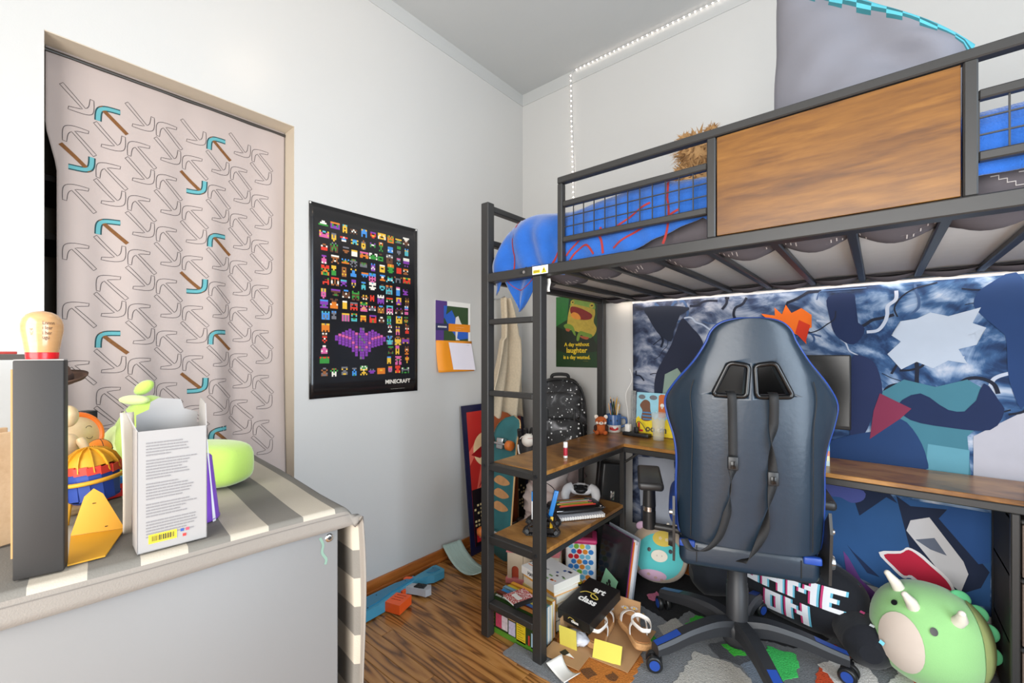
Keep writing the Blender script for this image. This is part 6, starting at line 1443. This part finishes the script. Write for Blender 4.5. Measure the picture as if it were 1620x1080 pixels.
    for ce in ((-.35, -.62), (-.12, -.72), (.08, -.78)):
        g = MB()
        for k in range(5): a = 2*PI*k/5; g.strip([(ce[0]+.015*math.cos(a), ce[1]+.015*math.sin(a)), (ce[0]+.06*math.cos(a), ce[1]+.055*math.sin(a))], .022, lambda a_, b_: onb(a_, b_, .0068))
        g.build('embroidered_flower', mat('gold_stitch', (190, 160, 110), .8), t)
    for ce in ((.05, .62), (.28, .58)):
        g = MB()
        for k in range(5): a = 2*PI*k/5; g.strip([(ce[0]+.015*math.cos(a), ce[1]+.015*math.sin(a)), (ce[0]+.06*math.cos(a), ce[1]+.055*math.sin(a))], .022, lambda a_, b_: onb(a_, b_, .0068))
        g.build('embroidered_flower', WHp, t)
    # black reading pillow with lettering
    t = thing('reading_pillow', 'black GAME ON floor pillow with arms and coloured squares under the desk', 'pillow', (1.618, -.128, FZ), rz=-.25)
    BV = mat('black_velvet', (15, 18, 27), .9, .15, 16, .3, 200, sheen=.12)
    C = Vector((0, .0, .145)); R2 = Vector((.245, .085, .15))
    MB().ell(tuple(C), tuple(R2), 48, 28, e=.75, e2=.8, fn=lambda p: p*(1+.015*fbm(p.x*5, p.y*5, p.z*5))).build('body', BV, t)
    MB().tube(spline([(-.18, .0, .10), (-.27, -.03, .088), (-.36, -.09, .082), (-.41, -.15, .078)], 6), [.05+.045*math.sin(min(1, i/14)*PI*.62) if i < 15 else .095-.016*(i-14) for i in range(19)], 18).build('arm', BV, t)
    arm = spline([(.17, .0, .10), (.22, -.04, .085), (.26, -.09, .08), (.285, -.15, .077)], 6)
    MB().tube(arm, [.07+.012*math.sin(i/18*PI) if i < 15 else .077-.011*(i-14) for i in range(19)], 18).build('arm', BV, t)
    def onp(a, b, o=.004):
        """a across, b up, on the front upper face of the body; returns a surface point"""
        d = Vector((a, -math.sqrt(max(.02, 1-a*a-(b*.9)**2)), b)); sg = lambda x, p: math.copysign(abs(x)**p, x)
        # march outwards to the super-ellipsoid
        lo, hi = .3, 1.6
        f = lambda k: (abs(d.x*k)**(2/.8)+abs(d.y*k)**(2/.8))**(.8/.75)+abs(d.z*k)**(2/.75)
        for _ in range(22):
            mi = (lo+hi)/2
            if f(mi) < 1: lo = mi
            else: hi = mi
        p = d*lo; q = Vector((p.x*R2.x, p.y*R2.y, p.z*R2.z)); nrm = Vector((p.x/R2.x, p.y/R2.y, p.z/R2.z)).normalized()
        return tuple(C+q*1.012+nrm*o)
    FONT = {'G': ['0111', '1000', '1011', '1001', '0111'], 'A': ['0110', '1001', '1111', '1001', '1001'], 'M': ['10001', '11011', '10101', '10001', '10001'], 'E': ['111', '100', '110', '100', '111'], 'O': ['111', '101', '101', '101', '111'], 'N': ['1001', '1101', '1011', '1001', '1001']}
    cols = {'white': mat('white_letter', (232, 234, 240), .8), 'pink': mat('pink_letter_edge', (206, 60, 120), .8), 'blue': mat('blue_letter_edge', (110, 190, 216), .8)}
    def letters(word, a0, b0, cw, ch):
        a = a0
        for ch_ in word:
            rows = FONT[ch_]; W = len(rows[0])
            for nm, off, o in (('pink', -.35, .003), ('blue', .35, .0036), ('white', 0, .0044)):
                g = MB()
                for j, row in enumerate(rows):
                    for i, c in enumerate(row):
                        if c == '1':
                            for u in range(2):
                                p0 = (a+(i+off+u*.5)*cw, b0-j*ch); g.add([onp(p0[0], p0[1], o), onp(p0[0]+cw*.5, p0[1], o), onp(p0[0]+cw*.5, p0[1]-ch, o), onp(p0[0], p0[1]-ch, o)], [(0, 1, 2, 3)])
                g.build('letter', cols[nm], t)
            a += (W+.9)*cw
    letters('GAME', -.82, .48, .080, .108); letters('ON', -.38, -.13, .080, .105)
    r = random.Random(12); sq = [mat('square_%d' % i, c, .8) for i, c in enumerate(((120, 200, 220), (226, 90, 150), (232, 232, 236)))]
    for k in range(16):
        a, b = r.uniform(-.8, .85), r.choice((r.uniform(.55, .85), r.uniform(-.6, -.45), r.uniform(.5, .8)))
        s = .022; pts = [onp(a+s, b), onp(a, b+s*1.3), onp(a-s, b), onp(a, b-s*1.3)]; MB().add(pts, [(0, 1, 2, 3)]).build('square', sq[k % 3], t)
    for k in range(7):
        i = 5+int(k*1.7); p = Vector(arm[min(i, 16)]); an = -1.9+.55*(k % 4); q = p+Vector((math.cos(an)*.079*.7, math.cos(an)*.079*.6*(-1 if an < -1.57 else -1), math.sin(-an)*.079)); nrm = (q-p).normalized(); u = nrm.orthogonal().normalized()*.010; v = nrm.cross(u)
        q = p+nrm*.0845; MB().add([tuple(q+u), tuple(q+v), tuple(q-u), tuple(q-v)], [(0, 1, 2, 3)]).build('square', sq[k % 3], t)
    tg = MB().at(onp(.30, .86, .003), (.5, .2, .5)).bx(-.022, .022, -.04, .04, 0, .004, b=.001, seg=1).build('hang_tag', mat('black_tag', (18, 18, 18), .4), t)
    k = MB()
    Pt = onp(.30, .86, .003); k.at(Pt, (.5, .2, .5))
    for j in range(3): k.strip(spline([(-.014, .02-.016*j), (-.006, .026-.016*j), (.0, .018-.016*j), (.008, .026-.016*j), (.014, .02-.016*j)], 4), .0018, lambda a, b: (a, b, .0046))
    k.build('tag_script', PAPER, t)
    # big green dinosaur plush
    t = thing('plush_dinosaur', 'large pale green plush dinosaur with white horns under the desk', 'plush toy', (2.012, -.240, FZ), rot=(-.1, 0, .10))
    GN = mat('mint_green_plush', (150, 204, 132), .95, .05, 10, .4, 300, sheen=.4); BG = mat('pale_beige_plush', (214, 198, 184), .95, .04, sheen=.3); OL = mat('olive_plush', (160, 168, 104), .95, .06)
    R3 = (.160, .160, .166)
    MB().ell((0, 0, .160), R3, 44, 28, e=.9, fn=lambda p: Vector((p.x*(1+.06*min(0, p.z)*-1), p.y, p.z))).build('body', GN, t)
    def ond(th, ph, o=.003): 
        d = Vector((math.cos(ph)*math.cos(th), math.cos(ph)*math.sin(th), math.sin(ph))); sg = lambda x, p: math.copysign(abs(x)**p, x)
        cz = abs(d.z)**.9; q = Vector((sg(math.cos(ph), .9)*math.cos(th), sg(math.cos(ph), .9)*math.sin(th), sg(math.sin(ph), .9)))
        return (q.x*(R3[0]+o), q.y*(R3[1]+o), .160+q.z*(R3[2]+o))
    def dpad(nm, m, th, ph, a, b, o, nn=28, mm=8): 
        g = MB(); g.grid(lambda u, v: ond(th+a*v*math.cos(2*PI*u)/max(.3, math.cos(ph)), ph+b*v*math.sin(2*PI*u), o), nn, mm); return g.build(nm, m, t)
    F_ = -PI/2
    dpad('snout', BG, F_-.62, -.08, .42, .55, .006)
    dpad('eye', BLACKP, F_-.06, .34, .060, .075, .005, 14, 3); dpad('eye', BLACKP, F_-.80, .62, .06, .06, .008, 14, 3)
    dpad('side_panel', OL, F_+1.35, .05, .55, .95, .0035)
    for th, ph in ((F_-.45, .72), (F_+.42, .62), (F_-1.1, 1.0)):
        p = Vector(ond(th, ph, -.004)); c = Vector((0, 0, .16)); d = (p-c).normalized(); MB().tube([tuple(p), tuple(p+d*.022+Vector((0, 0, .004))), tuple(p+d*.045+Vector((-.01, 0, .012)))], [.019, .017, .010], 12).ell(tuple(p+d*.045+Vector((-.01, 0, .012))), (.0105,)*3, 10, 8).build('horn', WHp, t)
    for k in range(4):
        p = Vector(ond(F_+1.55, 1.05-.38*k, -.004)); MB().at(tuple(p), (0, .5+.35*k, .1)).ell((0, 0, 0), (.030, .009, .026), 14, 10).build('back_spike', mat('emerald_plush', (96, 186, 130), .95), t)
under_desk()
# ---------------------------------------------------------------- gaming chair
def chair():
    CZ = .0142
    t = thing('gaming_chair', 'black and blue gaming chair with straps seen from behind', 'chair', (1.468, -.53, CZ), rz=math.radians(19))
    LE = mat('black_leatherette', (28, 43, 57), .34, .06, 8, .25, 60, coat=.15); BLu = mat('blue_leatherette', (36, 70, 150), .4); PL = mat('charcoal_nylon', (42, 43, 46), .45, .05); STR = mat('black_webbing', (24, 24, 25), .7, .1, 200, .3, 900)
    prof = [(.545, .196), (.553, .204), (.60, .210), (.70, .213), (.80, .211), (.87, .219), (.94, .240), (1.0, .248), (1.06, .216), (1.13, .160), (1.19, .124), (1.225, .110), (1.248, .090), (1.260, .064), (1.266, .030)]
    pz = spline(prof, 4)
    def yc(z): return -.262-.075*(z-.53)
    n = 36
    m = MB(); rings = []
    def pt(hw, z, a, grow=0):
        c, s = math.cos(a), math.sin(a); sg = lambda x, p: math.copysign(abs(x)**p, x)
        th = .045 if z < 1.1 else .045*max(.35, 1-(z-1.1)/.30)
        x = (hw+grow)*sg(c, .45); y = -(th+grow)*sg(s, .6)
        y += .075*max(0, (abs(x)-.13)/.13)**1.5
        return (x, yc(z)+y-.012*math.exp(-((x)/.12)**2)*(1 if s > 0 else 0), z-CZ)
    for z, hw in [(q[0], q[1]) for q in pz]: rings.append([pt(hw, z, 2*PI*j/n) for j in range(n)])
    for r_ in rings: m.v += r_
    for i in range(len(rings)-1):
        for j in range(n): m.f.append([i*n+j, i*n+(j+1) % n, (i+1)*n+(j+1) % n, (i+1)*n+j]); m.m.append(0); m.s.append(True)
    m.f += [list(range(n))[::-1], list(range((len(rings)-1)*n, len(rings)*n))]; m.m += [0, 0]; m.s += [False, False]
    back = m.build('backrest', LE, t)
    hole = [(-.108, 1.030), (-.014, 1.026), (-.008, 1.122), (-.062, 1.130)]
    holes = [hole, [(-x, z) for x, z in hole][::-1]]
    cut = MB()
    for h_ in holes: cut.prism([(x, z-CZ) for x, z in h_], -.55, .05, 'y')
    co = cut.build('hole_cutter', LE)
    co.parent = t
    bpy.context.view_layer.update()
    md = back.modifiers.new('holes', 'BOOLEAN'); md.object = co; md.operation = 'DIFFERENCE'; md.solver = 'EXACT'
    bpy.context.view_layer.update()
    dg = bpy.context.evaluated_depsgraph_get(); nm = bpy.data.meshes.new_from_object(back.evaluated_get(dg))
    back.modifiers.clear(); back.data = nm; bpy.data.objects.remove(co)
    for h_ in holes:
        c = Vector((sum(p[0] for p in h_)/4, sum(p[1] for p in h_)/4)); ring = []
        P = []
        for i in range(4):
            a, b, d = Vector(h_[i-1]), Vector(h_[i]), Vector(h_[(i+1) % 4])
            for k in range(5): u = k/4; P.append(tuple((b+(a-b).normalized()*.014)*(1-u)**2+b*2*u*(1-u)+(b+(d-b).normalized()*.014)*u*u))
        MB().tube([(x, yc(z)-.057, z-CZ) for x, z in P], .0075, 8, closed=True).build('strap_bezel', mat('gloss_black', (16, 16, 17), .18), t)
    # piping around the outline
    pl = [pt(hw, z, 0, .002) for z, hw in [(q[0], q[1]) for q in pz]]; pr_ = [pt(hw, z, PI, .002) for z, hw in [(q[0], q[1]) for q in pz]]
    MB().tube([(p[0], p[1], p[2]) for p in pl]+[(p[0], p[1], p[2]) for p in pr_[::-1]], .0048, 6).build('piping', BLu, t)
    # seams
    def seam(pts):
        MB().tube([(x, yc(z)-.0465+.075*max(0, (abs(x)-.13)/.13)**1.5-.012*math.exp(-(x/.12)**2), z-CZ) for x, z in spline(pts, 6)], .0016, 5).build('seam', mat('dark_seam', (22, 24, 26), .6), t)
    seam([(-.170, .56), (-.168, .75), (-.165, .92), (-.172, 1.02), (-.162, 1.075)]); seam([(.170, .56), (.168, .75), (.165, .92), (.172, 1.02), (.162, 1.075)])
    # straps
    def strap(nm, pts, tw, w_=.0125):
        P = spline(pts, 8); k = len(P); mm = MB(); vs = []
        for i, p in enumerate(P):
            a = tw(i/(k-1)); d = Vector((math.cos(a), math.sin(a), 0))*w_; vs += [tuple(Vector(p)-d), tuple(Vector(p)+d)]
        mm.add(vs, [(2*i, 2*i+1, 2*i+3, 2*i+2) for i in range(k-1)], 0, True); return mm.build(nm, STR, t, sol=.0018)
    B = lambda x, z, o=.064: (x, yc(z)-o, z-CZ)
    strap('strap', [(-.058, yc(1.04)-.03, 1.04-CZ), B(-.055, 1.028, .068), B(-.052, .95), B(-.050, .84)], lambda u: 0)
    strap('strap', [B(-.050, .80), B(-.056, .74, .068), B(-.066, .66, .072), B(-.090, .58, .075), B(-.13, .535, .08), B(-.17, .535, .085), B(-.19, .56, .07)], lambda u: .15+1.4*math.sin(min(1, u*3)*PI)*(1 if u < .34 else 0)+.4*u)
    strap('strap', [(.058, yc(1.04)-.03, 1.04-CZ), B(.057, 1.028, .068), B(.058, .95), B(.054, .88), B(.058, .80)], lambda u: 0 if u < .5 else (u-.5)*PI*2)
    strap('strap', [B(.058, .765), B(.050, .71, .068), B(.042, .65, .072), B(.030, .60, .072), B(.0, .535, .078), B(-.02, .52, .082), B(-.03, .515, .082)], lambda u: u*PI*2)
    for x, z in ((-.050, .82), (.058, .783)):
        b = MB().box((x, yc(z)-.067, z-CZ), (.030, .010, .042), b=.003).build('buckle', BLACKP, t); MB().box((x, yc(z)-.073, z-CZ-.004), (.014, .004, .022), b=.001).build('release_clip', mat('gloss_black', (16, 16, 17), .18), b)
    # seat
    s_ = MB().box((0, -.005, .472), (.41, .51, .098), b=.028, seg=4).build('seat', LE, t)
    for s in (-1, 1):
        MB().ell((s*.20, .05, .545), (.045, .21, .055), 20, 14, e=.8, e2=.6).build('seat_bolster', BLu, t)
        MB().box((s*.180, -.2545, .503), (.05, .020, .024), b=.005).build('blue_corner', BLu, t)
        MB().tube([(s*.150, -.2605, .445), (s*.150, -.2605, .50)], .0018, 5).build('seam', mat('dark_seam', (22, 24, 26), .6), t)
        hp = MB().prism([(-.27, .44), (-.20, .43), (-.15, .47), (-.19, .52), (-.23, .62), (-.27, .66), (-.285, .60), (-.275, .50)], s*.222-.004, s*.222+.004, 'x').build('hinge_plate', BLACKM, t)
        MB().cyl((s*.226, -.235, .50), (s*.240, -.235, .50), .026, .022, 18).build('hinge_cap', BLACKP if s < 0 else CHROME, hp)
        MB().cyl((s*.226, -.255, .60), (s*.236, -.255, .60), .009, n=10).build('bolt', CHROME, hp)
    MB().box((0, 0, .405), (.20, .24, .045), b=.008).build('tilt_mechanism', BLACKM, t)
    MB().tube([(.08, .02, .42), (.2, .05, .42), (.25, .05, .415)], .006, 8).build('tilt_lever', BLACKM, t)
    # gas lift
    MB().lathe([(.014, .40), (.014, .43), (.034, .43), (.034, .28), (.036, .278), (.036, .262), (.038, .26), (.038, .13), (.044, .10)], n=28).build('gas_lift', PL, t)
    MB().lathe([(0, .05), (.045, .05), (.056, .07), (.058, .12), (.05, .135), (.04, .138)], n=28).build('hub', PL, t)
    # five star base
    for k, an in enumerate((233, 162, 90, 18, 306)):
        a = math.radians(an-19); d = Vector((math.cos(a), math.sin(a), 0)); q = Vector((-d.y, d.x, 0))
        P = spline([(.03, .118, .030, .034), (.10, .128, .028, .030), (.20, .116, .026, .026), (.29, .092, .025, .024), (.345, .080, .023, .020)], 4)
        mm = MB(); ring = []
        for r_, z, w_, h_ in P:
            for (cx, cz) in ((-1, -.9), (1, -.9), (1, .25), (.72, .8), (-.72, .8), (-1, .25)): ring.append(tuple(d*r_+q*w_*cx+Vector((0, 0, z+h_*cz))))
        nn = 6; kk = len(P); mm.add(ring, [(i*nn+j, i*nn+(j+1) % nn, (i+1)*nn+(j+1) % nn, (i+1)*nn+j) for i in range(kk-1) for j in range(nn)]+[list(range(nn))[::-1], list(range((kk-1)*nn, kk*nn))])
        arm = mm.build('base_arm', PL, t)
        ins = MB(); vs = []
        for i in range(len(P)-7, len(P)):
            r_, z, w_, h_ = P[i]; vs += [tuple(d*r_-q*w_*.60+Vector((0, 0, z+h_*.8+.0012))), tuple(d*r_+q*w_*.60+Vector((0, 0, z+h_*.8+.0012)))]
        ins.add(vs, [(2*i, 2*i+1, 2*i+3, 2*i+2) for i in range(6)]); ins.build('blue_inlay', BLu, arm)
        MB().prism([(-.0, 0)], 0, 0, 'x') if 0 else None
        ca = MB(); c = d*.335; w_dir = Vector((math.cos(a+1.1), math.sin(a+1.1), 0)); c2 = c+w_dir.cross(Vector((0, 0, 1)))*.012
        ca.cyl(tuple(c+Vector((0, 0, .04))), tuple(c+Vector((0, 0, .07))), .008, n=10); ca.box((c2.x, c2.y, .040), (.028, .028, .024), b=.006)
        cst = ca.build('caster', BLACKP, t)
        for s in (-1, 1):
            p0 = c2+w_dir*(s*.009)+Vector((0, 0, .0285)); p1 = c2+w_dir*(s*.026)+Vector((0, 0, .0285))
            MB().tube([tuple(p0), tuple(p0+(p1-p0)*.15), tuple(p0+(p1-p0)*.85), tuple(p1)], [.026, .0285, .0285, .024], 22).build('wheel', BLACKP, cst)
            MB().cyl(tuple(p1), tuple(p1+w_dir*s*.0012), .018, n=20).build('wheel_disc', BLu, cst)
    # arms
    for s, x, rz_ in ((-1, -.320, .10), (1, .255, -.1)):
        pad = MB().at((x, .045, .630), (0, 0, rz_)).box((0, 0, 0), (.095, .29, .032), b=.012, seg=3).build('armrest', mat('black_pu_pad', (38, 38, 40), .4), t)
        MB().at((x, .03, 0), (0, 0, 0)).box((0, 0, .607), (.045, .09, .018), b=.004).build('pad_bracket', BLACKP, pad)
        MB().at((x, .02, 0)).tube([(0, 0, .52), (0, 0, .612)], [.026, .023], 14).build('arm_post', BLACKP, t)
        MB().at((x, .02, 0)).lathe([(.025, .500), (.025, .522)], n=18).build('chrome_ring', CHROME, t)
        MB().at((x, .02, 0)).tube([(0, 0, .43), (0, 0, .502)], [.026, .0255], 14).build('arm_sleeve', BLACKP, t)
        MB().tube([(x, .02, .44), (x*.55, .02, .435)], .014, 10).build('arm_bracket', BLACKM, t)
chair()
